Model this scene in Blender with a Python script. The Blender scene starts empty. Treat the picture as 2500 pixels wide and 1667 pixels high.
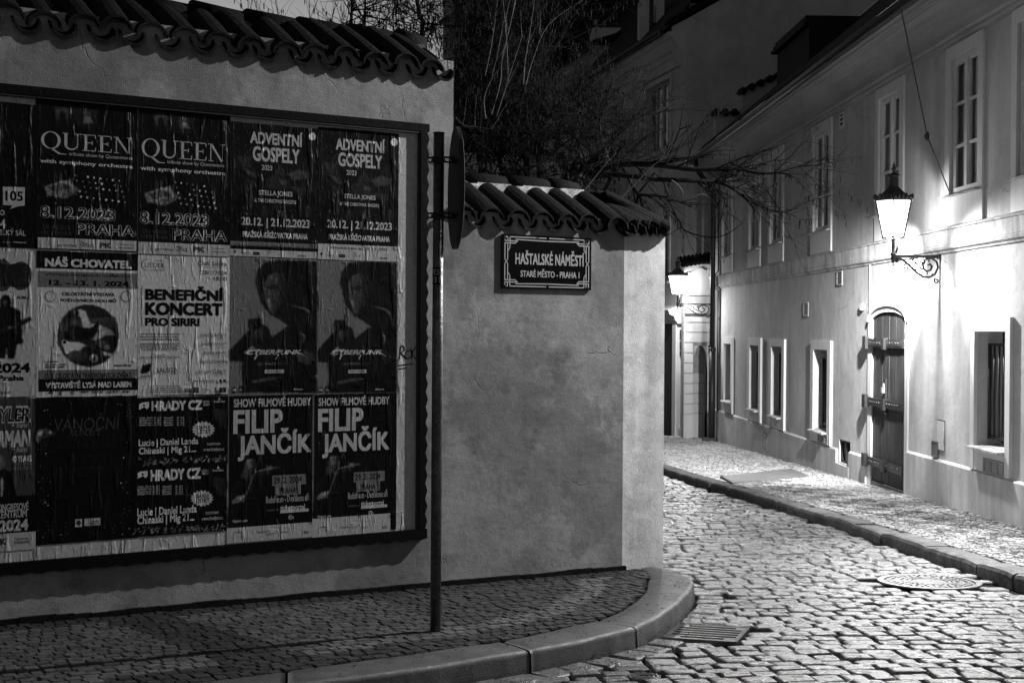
import bpy, math, random
from mathutils import Vector, Matrix, noise
random.seed(7)
SC = bpy.context.scene
COL = SC.collection
R_ = math.radians
rnd = random.uniform

# ------------------------------------------------------------------ camera
FPX, CX, CY = 3472.0, 1250.0, 833.5
CAM = Vector((0, 0, 1.72))
CAMR = Matrix.Rotation(R_(90 - 0.536), 3, 'X') @ Matrix.Rotation(R_(0.37), 3, 'Z')
cd = bpy.data.cameras.new('camera')
cam = bpy.data.objects.new('camera', cd); COL.objects.link(cam)
cam.location = CAM; cam.rotation_euler = CAMR.to_euler()
cd.sensor_width = 36; cd.lens = 36 * FPX / 2500
cd.clip_start = 0.1; cd.clip_end = 600
SC.camera = cam

# ------------------------------------------------------------------ world: dusk sky, black and white
W = bpy.data.worlds.new('World'); SC.world = W; W.use_nodes = True
wn = W.node_tree.nodes; wl = W.node_tree.links
sky = wn.new('ShaderNodeTexSky'); sky.sky_type = 'NISHITA'; sky.sun_disc = False
sky.sun_elevation = R_(0.4); sky.sun_rotation = R_(-14)
bw = wn.new('ShaderNodeRGBToBW')
wl.new(sky.outputs[0], bw.inputs[0]); wl.new(bw.outputs[0], wn['Background'].inputs[0])
wn['Background'].inputs[1].default_value = 0.15
SC.view_settings.view_transform = 'Standard'; SC.view_settings.look = 'None'
SC.view_settings.exposure = 0.0; SC.view_settings.gamma = 1.0
SC.view_settings.use_curve_mapping = False
SC.cycles.max_bounces = 6; SC.cycles.transparent_max_bounces = 12
SC.cycles.caustics_reflective = False; SC.cycles.caustics_refractive = False
SC.cycles.sample_clamp_indirect = 4.0
SC.cycles.use_denoising = True
# watts of each lantern: open glow, downward throw (and its angle), wide throw towards camera / away, narrow throw along the wall towards camera / away
LAMP_NEAR, LAMP_FAR = (38.0, 880.0, 104, 600.0, 550.0, 1500.0, 6300.0), (40.0, 200.0, 120, 160.0, 420.0, 900.0, 0.0)
LAMP_CORNER, LAMP_FILL = (4700.0, 0, 0, 0, 0, 0, 0), (330.0, 0, 0, 0, 0, 0, 0)

# ------------------------------------------------------------------ measuring helpers
def ray(px, py):
    d = CAMR @ Vector(((px - CX) / FPX, -(py - CY) / FPX, -1.0)); return d.normalized()
SLOPE = -0.03
def groundz(y): return SLOPE * (y - 7.0)
def hitg(px, py, dz=0.0):
    d = ray(px, py); c = CAM
    t = (SLOPE * (c.y - 7.0) + dz - c.z) / (d.z - SLOPE * d.y); return c + d * t
def hity(px, py, Y):
    d = ray(px, py); return CAM + d * ((Y - CAM.y) / d.y)
class Frame:
    """upright wall frame: x along the wall (right as one faces it), y into the wall, z up"""
    def __init__(s, o, ang):
        s.o = Vector((o[0], o[1], 0)); s.a = ang
        s.ex = Vector((math.cos(ang), math.sin(ang), 0)); s.ez = Vector((0, 0, 1)); s.ey = s.ez.cross(s.ex)
        s.M = Matrix.Translation(s.o) @ Matrix.Rotation(ang, 4, 'Z')
    def w(s, x, y, z): return s.o + s.ex * x + s.ey * y + s.ez * z
    def hit(s, px, py, off=0.0):
        d = ray(px, py); t = ((s.o - s.ey * off - CAM).dot(s.ey)) / d.dot(s.ey)
        p = CAM + d * t; q = p - s.o; return q.dot(s.ex), p.z
ID = Matrix.Identity(4)

# ------------------------------------------------------------------ mesh builder
class MB:
    def __init__(s): s.v = []; s.f = []; s.t = []; s.sm = []; s.mi = []; s.cur = 0
    def face(s, pts, tone=1.0, smooth=False):
        n = len(s.v); s.v += [tuple(p) for p in pts]; s.f.append(tuple(range(n, n + len(pts)))); s.t.append(tone); s.sm.append(smooth); s.mi.append(s.cur)
    def add(s, vs, fs, tone=1.0, smooth=False):
        n = len(s.v); s.v += [tuple(p) for p in vs]
        for f in fs: s.f.append(tuple(i + n for i in f)); s.t.append(tone); s.sm.append(smooth); s.mi.append(s.cur)
    def box(s, x0, x1, y0, y1, z0, z1, tone=1.0):
        a = [(x0, y0, z0), (x1, y0, z0), (x1, y1, z0), (x0, y1, z0), (x0, y0, z1), (x1, y0, z1), (x1, y1, z1), (x0, y1, z1)]
        s.add(a, [(0, 3, 2, 1), (4, 5, 6, 7), (0, 1, 5, 4), (1, 2, 6, 5), (2, 3, 7, 6), (3, 0, 4, 7)], tone)
    def tube(s, pts, rad, n=6, smooth=True, cap=True, tone=1.0):
        pts = [Vector(p) for p in pts]; m = len(pts)
        if not isinstance(rad, (list, tuple)): rad = [rad] * m
        vs = []; up = None
        for i, p in enumerate(pts):
            d = (pts[min(i + 1, m - 1)] - pts[max(i - 1, 0)])
            if d.length < 1e-9: d = Vector((0, 0, 1))
            d.normalize()
            if up is None:
                up = Vector((0, 0, 1)) if abs(d.z) < 0.9 else Vector((1, 0, 0))
            a = d.cross(up)
            if a.length < 1e-6: a = d.orthogonal()
            a.normalize(); b = a.cross(d); up = b
            for k in range(n):
                t = 2 * math.pi * k / n
                vs.append(p + (a * math.cos(t) + b * math.sin(t)) * rad[i])
        fs = []
        for i in range(m - 1):
            for k in range(n):
                k2 = (k + 1) % n
                fs.append((i * n + k, i * n + k2, (i + 1) * n + k2, (i + 1) * n + k))
        if cap and n > 2:
            fs.append(tuple(range(n - 1, -1, -1))); fs.append(tuple((m - 1) * n + k for k in range(n)))
        s.add(vs, fs, tone, smooth)
    def lathe(s, prof, n=24, c=(0, 0, 0), rot=0.0, smooth=True, tone=1.0):
        vs = []; m = len(prof)
        for r, z in prof:
            for k in range(n):
                t = rot + 2 * math.pi * k / n
                vs.append((c[0] + r * math.cos(t), c[1] + r * math.sin(t), c[2] + z))
        fs = []
        for i in range(m - 1):
            for k in range(n):
                k2 = (k + 1) % n
                fs.append((i * n + k, i * n + k2, (i + 1) * n + k2, (i + 1) * n + k))
        s.add(vs, fs, tone, smooth)
    def extrude_x(s, prof, x0, x1, tone=1.0, smooth=False):
        """prof = [(y,z)] swept along x, capped"""
        n = len(prof)
        vs = [(x0, y, z) for y, z in prof] + [(x1, y, z) for y, z in prof]
        fs = [(i, (i + 1) % n, n + (i + 1) % n, n + i) for i in range(n)]
        fs += [tuple(range(n - 1, -1, -1)), tuple(range(n, 2 * n))]
        s.add(vs, fs, tone, smooth)
    def prism(s, poly, y0, y1, tone=1.0):
        """poly = [(x,z)] extruded along y"""
        n = len(poly)
        vs = [(x, y0, z) for x, z in poly] + [(x, y1, z) for x, z in poly]
        fs = [(i, n + i, n + (i + 1) % n, (i + 1) % n) for i in range(n)]
        fs += [tuple(range(n)), tuple(range(2 * n - 1, n - 1, -1))]
        s.add(vs, fs, tone)
    def prismz(s, poly, z0, z1, tone=1.0):
        n = len(poly)
        zf = (lambda k, p: k(p) if callable(k) else k)
        vs = [(x, y, zf(z0, (x, y))) for x, y in poly] + [(x, y, zf(z1, (x, y))) for x, y in poly]
        fs = [(i, (i + 1) % n, n + (i + 1) % n, n + i) for i in range(n)]
        fs += [tuple(range(n - 1, -1, -1)), tuple(range(n, 2 * n))]
        s.add(vs, fs, tone)

ROOTM = {}
def tag(o, label=None, cat=None, group=None, kind=None):
    if label: o['label'] = label
    if cat: o['category'] = cat
    if group: o['group'] = group
    if kind: o['kind'] = kind
    return o
def thing(name, label, cat, loc=(0, 0, 0), rotz=0.0, group=None):
    o = bpy.data.objects.new(name, None); COL.objects.link(o)
    o.empty_display_size = 0.2
    o.location = loc; o.rotation_euler = (0, 0, rotz)
    ROOTM[o.name] = Matrix.Translation(Vector(loc)) @ Matrix.Rotation(rotz, 4, 'Z')
    return tag(o, label, cat, group)
def obj(name, mb, m, parent=None, S=ID, label=None):
    """link mesh builder mb (given in space S) as ONE object, in its parent's space"""
    me = bpy.data.meshes.new(name)
    L = S
    if parent is not None: L = ROOTM[parent.name].inverted() @ S
    me.from_pydata([tuple(L @ Vector(p)) for p in mb.v], [], mb.f)
    me.polygons.foreach_set('use_smooth', mb.sm)
    a = me.attributes.new('tone', 'FLOAT', 'FACE'); a.data.foreach_set('value', mb.t)
    ms = m if isinstance(m, list) else [m]
    for q in ms: me.materials.append(q)
    if len(ms) > 1: me.polygons.foreach_set('material_index', mb.mi)
    me.update(); me.validate()
    o = bpy.data.objects.new(name, me); COL.objects.link(o)
    if parent is not None:
        o.parent = parent
    ROOTM[o.name] = ROOTM[parent.name] if parent is not None else ID
    if label: o['label'] = label
    return o

# ------------------------------------------------------------------ materials (all grey: the photograph is black and white)
def mat(name, base=0.3, rough=0.8, mottle=0.0, mscale=1.5, fine=0.0, fscale=60.0, bump=0.0, bscale=120.0,
        streak=0.0, sscale=9.0, axis='z', spec=0.4, tone=False, metal=0.0, dirt=0.0, lump=0.0, coat=0.0, rvar=0.0, patch=0.0, pscale=0.9, crack=0.0):
    m = bpy.data.materials.new(name); m.use_nodes = True
    nt = m.node_tree; N = nt.nodes; L = nt.links; p = N['Principled BSDF']
    tc = N.new('ShaderNodeTexCoord')
    def nz(scale, detail=4.0, sc=None, rough_=0.55, off=0.0):
        t = N.new('ShaderNodeTexNoise'); t.inputs['Scale'].default_value = scale; t.inputs['Detail'].default_value = detail
        t.inputs['Roughness'].default_value = rough_
        mp = N.new('ShaderNodeMapping'); L.new(tc.outputs['Object'], mp.inputs[0])
        if sc: mp.inputs['Scale'].default_value = sc
        mp.inputs['Location'].default_value = (off, off * 1.7, off * 0.6)
        L.new(mp.outputs[0], t.inputs['Vector']); return t.outputs['Fac']
    def mth(op, a, b, clamp=False):
        x = N.new('ShaderNodeMath'); x.operation = op; x.use_clamp = clamp
        for i, q in enumerate((a, b)):
            if hasattr(q, 'node'): L.new(q, x.inputs[i])
            else: x.inputs[i].default_value = q
        return x.outputs[0]
    def rng(f, a, b, c, d):
        x = N.new('ShaderNodeMapRange'); x.inputs[1].default_value = a; x.inputs[2].default_value = b
        x.inputs[3].default_value = c; x.inputs[4].default_value = d; L.new(f, x.inputs[0]); return x.outputs[0]
    v = None
    def mul(f):
        nonlocal v
        v = f if v is None else mth('MULTIPLY', v, f)
    if mottle: mul(rng(nz(mscale, 6.0), 0.3, 0.7, 1 - mottle, 1 + mottle))
    if patch:
        mul(rng(nz(pscale, 9.0, None, 0.68, 4.3), 0.5, 0.55, 1.0, 1 - patch)); mul(rng(nz(pscale * 2.7, 9.0, None, 0.7, 8.1), 0.56, 0.6, 1.0, 1 - patch * 0.7))
    ck = None
    if crack:
        vo = N.new('ShaderNodeTexVoronoi'); vo.feature = 'DISTANCE_TO_EDGE'; vo.inputs['Scale'].default_value = 1.1
        wv = N.new('ShaderNodeTexNoise'); wv.inputs['Scale'].default_value = 3.0; wv.inputs['Detail'].default_value = 6
        ad = N.new('ShaderNodeMixRGB'); ad.blend_type = 'ADD'; ad.inputs[0].default_value = 0.5
        L.new(tc.outputs['Object'], wv.inputs['Vector']); L.new(tc.outputs['Object'], ad.inputs[1]); L.new(wv.outputs['Color'], ad.inputs[2]); L.new(ad.outputs[0], vo.inputs['Vector'])
        ln_ = rng(vo.outputs['Distance'], 0.0, 0.006, 1.0, 0.0); mk = rng(nz(1.3, 3.0, None, 0.5, 6.6), 0.52, 0.62, 0.0, 1.0)
        ck = mth('MULTIPLY', ln_, mk, True); mul(rng(ck, 0.0, 1.0, 1.0, 1 - crack))
    if fine: mul(rng(nz(fscale, 3.0), 0.35, 0.65, 1 - fine, 1 + fine))
    if streak:
        sc = {'z': (1, 1, 0.06), 'x': (0.06, 1, 1), 'y': (1, 0.06, 1)}[axis]
        mul(rng(nz(sscale, 9.0, sc, 0.72), 0.35, 0.68, 1 + streak * 0.4, 1 - streak))
    if dirt: mul(rng(nz(7.0, 8.0, None, 0.7, 9.0), 0.55, 0.75, 1.0, 1 - dirt))
    if tone:
        at = N.new('ShaderNodeAttribute'); at.attribute_name = 'tone'; mul(at.outputs['Fac'])
    if v is not None:
        c = mth('MULTIPLY', v, base, True); cc = N.new('ShaderNodeCombineColor')
        for i in range(3): L.new(c, cc.inputs[i])
        L.new(cc.outputs[0], p.inputs['Base Color'])
    else: p.inputs['Base Color'].default_value = (base, base, base, 1)
    p.inputs['Roughness'].default_value = rough
    if rvar: L.new(rng(nz(11.0, 5.0, None, 0.6, 2.0), 0.3, 0.7, max(0.03, rough - rvar), min(1, rough + rvar)), p.inputs['Roughness'])
    p.inputs['Specular IOR Level'].default_value = spec; p.inputs['Metallic'].default_value = metal
    p.inputs['Coat Weight'].default_value = coat
    nrm = None
    def bmp(h, st, dist):
        nonlocal nrm
        b = N.new('ShaderNodeBump'); b.inputs['Strength'].default_value = st; b.inputs['Distance'].default_value = dist
        L.new(h, b.inputs['Height'])
        if nrm is not None: L.new(nrm, b.inputs['Normal'])
        nrm = b.outputs[0]
    if lump: bmp(nz(5.0, 4.0, None, 0.5, 3.0), 1.0, lump); bmp(nz(17.0, 4.0, (0.5, 1, 1), 0.55, 7.0), 0.7, lump * 0.4)
    if ck is not None: bmp(mth('MULTIPLY', ck, -1.0), 1.0, 0.006)
    if bump: bmp(nz(bscale, 5.0, None, 0.65), min(1.0, bump), 0.004 if bscale > 60 else 0.01)
    if nrm is not None: L.new(nrm, p.inputs['Normal'])
    m['x'] = 1
    return m
def emit(name, strength, transp=0.0):
    m = bpy.data.materials.new(name); m.use_nodes = True; nt = m.node_tree; N = nt.nodes; L = nt.links
    N.remove(N['Principled BSDF']); out = N['Material Output']
    e = N.new('ShaderNodeEmission'); e.inputs[1].default_value = strength
    t = N.new('ShaderNodeBsdfTransparent'); x = N.new('ShaderNodeMixShader'); x.inputs[0].default_value = transp
    L.new(e.outputs[0], x.inputs[1]); L.new(t.outputs[0], x.inputs[2]); L.new(x.outputs[0], out.inputs[0]); return m
def paper(name, base, wr=1.0, rough=0.42, tone=False):
    """pasted poster paper: long soft creases catch the light"""
    m = mat(name, base, rough, fine=0.10, fscale=45, streak=0.14, sscale=7, spec=(0.3 if base > 0.1 else 0.1) if not tone else 0.14, rvar=0.12, tone=tone)
    nt = m.node_tree; N = nt.nodes; L = nt.links; p = N['Principled BSDF']; tc = N['Texture Coordinate']
    prev = None
    for sc, scale, lo, hi, dist in (((1, 1, 0.16), 16.0, 0.56, 0.66, 0.006), ((0.5, 1, 1), 11.0, 0.6, 0.72, 0.003), ((1, 1, 0.35), 45.0, 0.5, 0.75, 0.0018)):
        mp = N.new('ShaderNodeMapping'); mp.inputs['Scale'].default_value = sc; mp.inputs['Rotation'].default_value = (0, 0.16, 0)
        t = N.new('ShaderNodeTexNoise'); t.inputs['Scale'].default_value = scale; t.inputs['Detail'].default_value = 3
        L.new(tc.outputs['Object'], mp.inputs[0]); L.new(mp.outputs[0], t.inputs['Vector'])
        r = N.new('ShaderNodeMapRange'); r.inputs[1].default_value = lo; r.inputs[2].default_value = hi; r.interpolation_type = 'SMOOTHSTEP'
        L.new(t.outputs['Fac'], r.inputs[0])
        b = N.new('ShaderNodeBump'); b.inputs['Strength'].default_value = 0.9 * wr; b.inputs['Distance'].default_value = dist
        L.new(r.outputs[0], b.inputs['Height'])
        if prev: L.new(prev, b.inputs['Normal'])
        prev = b.outputs[0]
    L.new(prev, p.inputs['Normal']); return m

M = {}
M['plaster_old'] = mat('rough old plaster', 0.35, 0.92, mottle=0.2, mscale=3.0, fine=0.2, fscale=140, bump=1.0, bscale=150, lump=0.012, patch=0.27, pscale=1.0, dirt=0.3, spec=0.15, crack=0.4)
M['plaster_pale'] = mat('pale brushed plaster', 0.76, 0.9, mottle=0.2, mscale=4.0, fine=0.12, fscale=120, bump=0.8, bscale=90, streak=0.2, sscale=5, lump=0.008, patch=0.16, pscale=2.0, spec=0.15)  # paler brushed plaster, raised further to stand in for light on the wall end
M['house_plaster'] = mat('smooth house plaster', 0.56, 0.9, mottle=0.14, mscale=0.8, fine=0.06, fscale=90, bump=0.5, bscale=120, streak=0.2, sscale=3.2, lump=0.008, dirt=0.14, patch=0.12, pscale=0.8, spec=0.15, crack=0.35)
M['trim'] = mat('pale trim paint', 0.68, 0.8, mottle=0.06, mscale=2, fine=0.04, bump=0.25, bscale=90, streak=0.10)
M['plinth'] = mat('stained plinth plaster', 0.52, 0.85, mottle=0.2, mscale=1.6, fine=0.06, bump=0.4, bscale=120, streak=0.3, sscale=6, dirt=0.3)
M['course'] = mat('weathered string course', 0.58, 0.9, mottle=0.25, mscale=2.5, streak=0.55, sscale=7, fine=0.15, dirt=0.3, bump=0.4, spec=0.2)
M['cornice'] = mat('cornice paint', 0.36, 0.85, mottle=0.12, mscale=1.2, fine=0.05, bump=0.2, streak=0.25, axis='x')
M['wood'] = mat('dark weathered boards', 0.034, 0.62, mottle=0.3, mscale=3, streak=0.8, sscale=26, bump=0.6, bscale=40)
M['iron'] = mat('black iron', 0.02, 0.45, mottle=0.3, mscale=9, spec=0.5, bump=0.3, bscale=60)
M['cast'] = mat('cast lamp iron', 0.03, 0.4, spec=0.5, bump=0.25, bscale=50)
M['steel'] = mat('galvanised post', 0.13, 0.36, metal=0.8, mottle=0.35, mscale=18, fine=0.3, fscale=80, bump=0.4, bscale=60)
M['tile'] = mat('old clay roof tile', 0.008, 0.85, mottle=0.5, mscale=5, fine=0.35, fscale=50, bump=0.9, bscale=40, spec=0.14, dirt=0.5, lump=0.006)
M['roof'] = mat('dark roof tile', 0.010, 0.85, mottle=0.3, mscale=4, fine=0.2, bump=0.4, bscale=40)
M['moss'] = mat('dark mossy mortar', 0.07, 0.95, mottle=0.5, mscale=8, fine=0.4, fscale=40, bump=1.0, bscale=40, lump=0.02)
M['mortar'] = mat('crumbling ridge mortar', 0.42, 0.95, mottle=0.35, mscale=8, fine=0.3, fscale=40, bump=1.0, bscale=45, lump=0.02)
M['cobble'] = mat('worn granite cobble', 0.16, 0.30, tone=True, mottle=0.25, mscale=8, fine=0.3, fscale=75, bump=0.8, bscale=60, spec=0.65, rvar=0.14, dirt=0.5, lump=0.004)
M['joint'] = mat('dirt in the joints', 0.012, 0.98, mottle=0.5, mscale=20, bump=0.8, bscale=60, spec=0.1)
M['sett'] = mat('small mosaic sett', 0.065, 0.6, tone=True, mottle=0.25, mscale=14, fine=0.3, fscale=60, bump=0.7, bscale=50, rvar=0.15, dirt=0.3)
M['sett_pale'] = mat('pale mosaic sett', 0.26, 0.55, tone=True, mottle=0.25, mscale=14, fine=0.3, fscale=60, bump=0.7, bscale=50, rvar=0.15, dirt=0.4, spec=0.5)
M['kerb'] = mat('granite kerb', 0.095, 0.5, mottle=0.25, mscale=4, fine=0.4, fscale=150, bump=0.8, bscale=130, dirt=0.35, rvar=0.14, lump=0.006, patch=0.15, pscale=3)
M['kerb_old'] = mat('old chipped kerb', 0.11, 0.7, mottle=0.4, mscale=5, fine=0.3, fscale=60, bump=0.9, bscale=30, streak=0.5, lump=0.02)
M['iron_cover'] = mat('worn iron cover', 0.16, 0.33, metal=0.85, mottle=0.25, mscale=12, bump=0.3, bscale=60)
M['plate'] = mat('tread plate', 0.2, 0.5, mottle=0.2, mscale=5, metal=0.3, bump=0.3, bscale=70)
M['dark'] = mat('dark interior', 0.008, 0.9)
M['black_paint'] = mat('black board paint', 0.005, 0.7, bump=0.4, bscale=40, dirt=0.3, spec=0.08)
M['sash'] = mat('window paint', 0.62, 0.55, mottle=0.08, mscale=6)
M['curtain'] = mat('net curtain', 0.16, 0.9, streak=0.4, sscale=14)
M['grille'] = mat('painted vent plate', 0.24, 0.6, fine=0.1, mottle=0.1, mscale=8)
M['enamel'] = mat('dark enamel', 0.005, 0.18, spec=0.3, lump=0.002)
M['enamel_white'] = mat('white enamel', 0.5, 0.2, coat=0.3, lump=0.002)
M['sign_back'] = mat('grey sign back', 0.03, 0.6, metal=0.3, mottle=0.2)
M['bark'] = mat('hazel bark', 0.009, 0.9, mottle=0.3, mscale=14, spec=0.05)
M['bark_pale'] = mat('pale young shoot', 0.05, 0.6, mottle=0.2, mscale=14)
M['catkin'] = mat('hanging catkin', 0.013, 0.9, spec=0.05)
M['far_plaster'] = mat('grey far plaster', 0.56, 0.9, mottle=0.2, mscale=0.35, streak=0.12, sscale=2, dirt=0.12, patch=0.12)
M['far_trim'] = mat('far trim', 0.6, 0.85, mottle=0.1)
M['black_roof'] = mat('black far roof', 0.006, 0.95)
M['ground'] = mat('dark ground', 0.04, 0.95, mottle=0.3, mscale=0.6)
M['brass'] = mat('padlock brass', 0.55, 0.35, metal=0.6)
M['glow'] = emit('lamp glass', 14.0, 0.6)
gl = bpy.data.materials.new('window glass'); gl.use_nodes = True
_N = gl.node_tree.nodes; _L = gl.node_tree.links; _N.remove(_N['Principled BSDF'])
_t = _N.new('ShaderNodeBsdfTransparent'); _g = _N.new('ShaderNodeBsdfGlossy'); _g.inputs['Roughness'].default_value = 0.04
_f = _N.new('ShaderNodeFresnel'); _f.inputs[0].default_value = 1.5; _x = _N.new('ShaderNodeMixShader')
_t.inputs[0].default_value = (0.75, 0.75, 0.75, 1)
_L.new(_f.outputs[0], _x.inputs[0]); _L.new(_t.outputs[0], _x.inputs[1]); _L.new(_g.outputs[0], _x.inputs[2]); _L.new(_x.outputs[0], _N['Material Output'].inputs[0])
M['glass'] = gl
INK = {'white': paper('white print', 0.62), 'light': paper('light grey print', 0.46), 'mid': paper('mid grey print', 0.15),
       'dim': paper('dim print', 0.05), 'dark': paper('dark print', 0.016), 'black': paper('black print', 0.005)}
INKV = {'white': 0.62, 'light': 0.46, 'mid': 0.15, 'dim': 0.05, 'dark': 0.016, 'black': 0.005}
HALF = paper('printed photograph', 1.0, 1.0, 0.42, True)
M['paste'] = paper('bare pasted paper', 0.5, 1.3)

def setmap(m, scale):  # no-op helper kept for tuning
    return m

# ------------------------------------------------------------------ frames of the place
WL0 = hitg(0, 1525, 0.10)
dL = ray(6600, 836); ANGL = math.atan2(dL.y, dL.x)
L = Frame(WL0, ANGL)                              # poster wall
dR = ray(1138, 800); ANGR = math.atan2(-dR.y, -dR.x)
WR0 = hitg(2500, 1286, 0.10)
RT = Frame(WR0, ANGR)
xe, _ = RT.hit(1738, 1000)
RT = Frame(RT.w(xe, 0, 0), ANGR)                   # house on the right, x = 0 at its far corner
YEND = RT.o.y
def xr(px, py, off=0.0): return RT.hit(px, py, off)
exec_log = []

# ================================================================== GROUND
def inside(p, poly):
    x, y = p; c = False; n = len(poly); j = n - 1
    for i in range(n):
        xi, yi = poly[i]; xj, yj = poly[j]
        if (yi > y) != (yj > y) and x < (xj - xi) * (y - yi) / (yj - yi) + xi: c = not c
        j = i
    return c
def segdist(p, poly):
    best = 9e9
    for i in range(len(poly) - 1):
        a = Vector(poly[i]); b = Vector(poly[i + 1]); q = Vector(p); ab = b - a
        t = max(0, min(1, (q - a).dot(ab) / ab.length_squared)); best = min(best, (a + ab * t - q).length)
    return best
def smoothpoly(pts, sub=6):
    out = []; P = [Vector(p) for p in pts]
    for i in range(len(P) - 1):
        p0 = P[max(i - 1, 0)]; p1 = P[i]; p2 = P[i + 1]; p3 = P[min(i + 2, len(P) - 1)]
        for k in range(sub):
            t = k / sub
            out.append(0.5 * ((2 * p1) + (p2 - p0) * t + (2 * p0 - 5 * p1 + 4 * p2 - p3) * t * t + (3 * p1 - p0 - 3 * p2 + p3) * t ** 3))
    out.append(P[-1]); return out

g = MB(); g.face([(-300, -60, groundz(-60) - 0.35), (300, -60, groundz(-60) - 0.35), (300, 60, groundz(60) - 0.35), (-300, 60, groundz(60) - 0.35)])
g.face([(-300, 60, groundz(60) - 0.35), (300, 60, groundz(60) - 0.35), (300, 400, groundz(60) - 0.35), (-300, 400, groundz(60) - 0.35)])
tag(obj('ground', g, M['ground']), kind='structure')

KH = 0.10
ko_px = [(700, 1671), (1000, 1632), (1125, 1613), (1295, 1584.8), (1430, 1559), (1554.6, 1527.4), (1635, 1485), (1678, 1446.6), (1691, 1428), (1687, 1410)]
ki_px = [(700, 1636), (900, 1609), (1060, 1587), (1225, 1563.5), (1350, 1537), (1459, 1512.5), (1530, 1481), (1573.7, 1444.5), (1580, 1420), (1584, 1402)]
KO = [hitg(x, y, KH).xy for x, y in ko_px]; KI = [hitg(x, y, KH).xy for x, y in ki_px]
ext = (KO[0] - KO[2]).normalized() * 0.6; NE = 7
KO = [KO[0] + ext * k for k in range(NE, 0, -1)] + KO; KI = [KI[0] + ext * k for k in range(NE, 0, -1)] + KI
KO.append(Vector((KO[-1].x - 0.14, KO[-1].y + 0.5))); KI.append(Vector((KI[-1].x - 0.05, KI[-1].y + 0.5)))
KSUB = 14
KOs = smoothpoly(KO, KSUB); KIs = smoothpoly(KI, KSUB)
# chamfered wall end
Apx = hitg(1518.5, 1396, KH); Ax, _ = L.hit(1518.5, 1396)
A = L.w(Ax, 0, 0).xy
cdv = Vector((0.80, 0.60)).normalized()
tt = 0.0
def _px(p): return CX + FPX * p.x / p.y
while _px(A + cdv * tt) < 1622: tt += 0.002
B = A + cdv * tt
Cc = B + Vector((-0.16, 4.0))

kerb = MB()
def kerbstone(i0, i1, g0, g1):
    """rounded stone between stations i0..i1 of the two edge lines, with a small gap at each end"""
    n = i1 - i0; rows = []
    for k in range(n + 1):
        a = KIs[i0 + k].copy(); b = KOs[i0 + k].copy()
        if k == 0: d = (KOs[i0 + 1] - b).normalized() * g0; a += d; b += d
        if k == n: d = (b - KOs[i0 + n - 1]).normalized() * g1; a -= d; b -= d
        o = (b - a).normalized()
        z = lambda p, h: groundz(p.y) + h
        e = 0.02 if 0 < k < n else 0.012
        drop = 0.0 if 0 < k < n else 0.008
        nb_ = noise.noise((b.x * 9, b.y * 9, 0)) * 0.006; b = b + o * nb_; hh_ = noise.noise((b.x * 4, b.y * 4, 2.0)) * 0.005
        drop -= hh_
        row = [(a, -0.1), (a, KH - 0.012 - drop), (a + o * 0.015, KH - drop), (a.lerp(b, 0.5), KH + 0.002 - drop), (b - o * 0.03, KH - 0.0005 - drop), (b - o * 0.014, KH - 0.004 - drop), (b - o * 0.004, KH - 0.013 - drop), (b, KH - 0.028), (b + o * 0.012, -0.12)]
        rows.append([Vector((p.x, p.y, z(p, h))) for p, h in row])
    m = len(rows[0]); vs = [v for r in rows for v in r]
    fs = [(k * m + j, k * m + j + 1, (k + 1) * m + j + 1, (k + 1) * m + j) for k in range(n) for j in range(m - 1)]
    fs += [tuple(range(m)), tuple(reversed(range(n * m, n * m + m)))]
    fs = [tuple(reversed(f)) for f in fs]
    kerb.add(vs, fs, 1.0, True)
nS = len(KOs) - 1
# joints: near px outer 1295 (index 4*6) and 1554 (index 6*6)
for a, b in ((0, 2.4), (2.4, 4.2), (4.2, NE), (NE, NE + 3), (NE + 3, NE + 5), (NE + 5, 99)): kerbstone(int(a * KSUB), min(nS, int(b * KSUB)), 0.006, 0.006)
tag(obj('kerb', kerb, M['kerb']), kind='structure')
# dark bed under the kerb joints
# ---- left pavement: bed + setts
pave_poly = [tuple(p) for p in KIs] + [tuple(B), tuple(A)] + [tuple(L.w(x, 0, 0).xy) for x in (-0.0, -4.6)]
bed = MB(); bed.face([(x, y, groundz(y) + KH - 0.022) for x, y in reversed(pave_poly)])
st = MB()
def sett(c, ex, ey, hw, hh, h, tone, base_h, rr=0.12, res=0, dz=groundz):
    """a stone: domed top with rounded rim"""
    ks = (-1, -0.9, 0.9, 1) if res == 0 else (-1, -0.975, -0.9, -0.76, 0.76, 0.9, 0.975, 1)
    tx, ty = rnd(-0.03, 0.03), rnd(-0.03, 0.03); n = len(ks); vs = []
    j = [[Vector((rnd(-1, 1), rnd(-1, 1))) * 0.10 for _ in range(2)] for _ in range(2)]
    for b in ks:
        for a in ks:
            r = 1.0
            if abs(a) == 1 and abs(b) == 1: r = 1 - rr * 0.5
            s = (a + 1) / 2; t = (b + 1) / 2
            w = j[0][0] * (1 - s) * (1 - t) + j[0][1] * s * (1 - t) + j[1][0] * (1 - s) * t + j[1][1] * s * t
            pa = (a * r + w.x) * hw; pb = (b * r + w.y) * hh
            edge = max(abs(a), abs(b))
            z = -h if edge == 1 else ((-0.34 + rnd(-0.1, 0.1)) * h if edge > 0.95 else ((-0.09 + rnd(-0.05, 0.05)) * h if edge > 0.88 else rnd(-0.04, 0.04) * h))
            p = c + ex * pa + ey * pb
            vs.append((p.x, p.y, dz(p.y) + base_h + z + tx * pa + ty * pb))
    fs = [(y * n + x, y * n + x + 1, (y + 1) * n + x + 1, (y + 1) * n + x) for y in range(n - 1) for x in range(n - 1)]
    st_target.add(vs, fs, tone, False)
st_target = st
ex2 = Vector((L.ex.x, L.ex.y)); ey2 = Vector((-L.ey.x, -L.ey.y))   # along wall, away from wall
o2 = Vector((L.o.x, L.o.y))
S_ = 0.068
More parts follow.
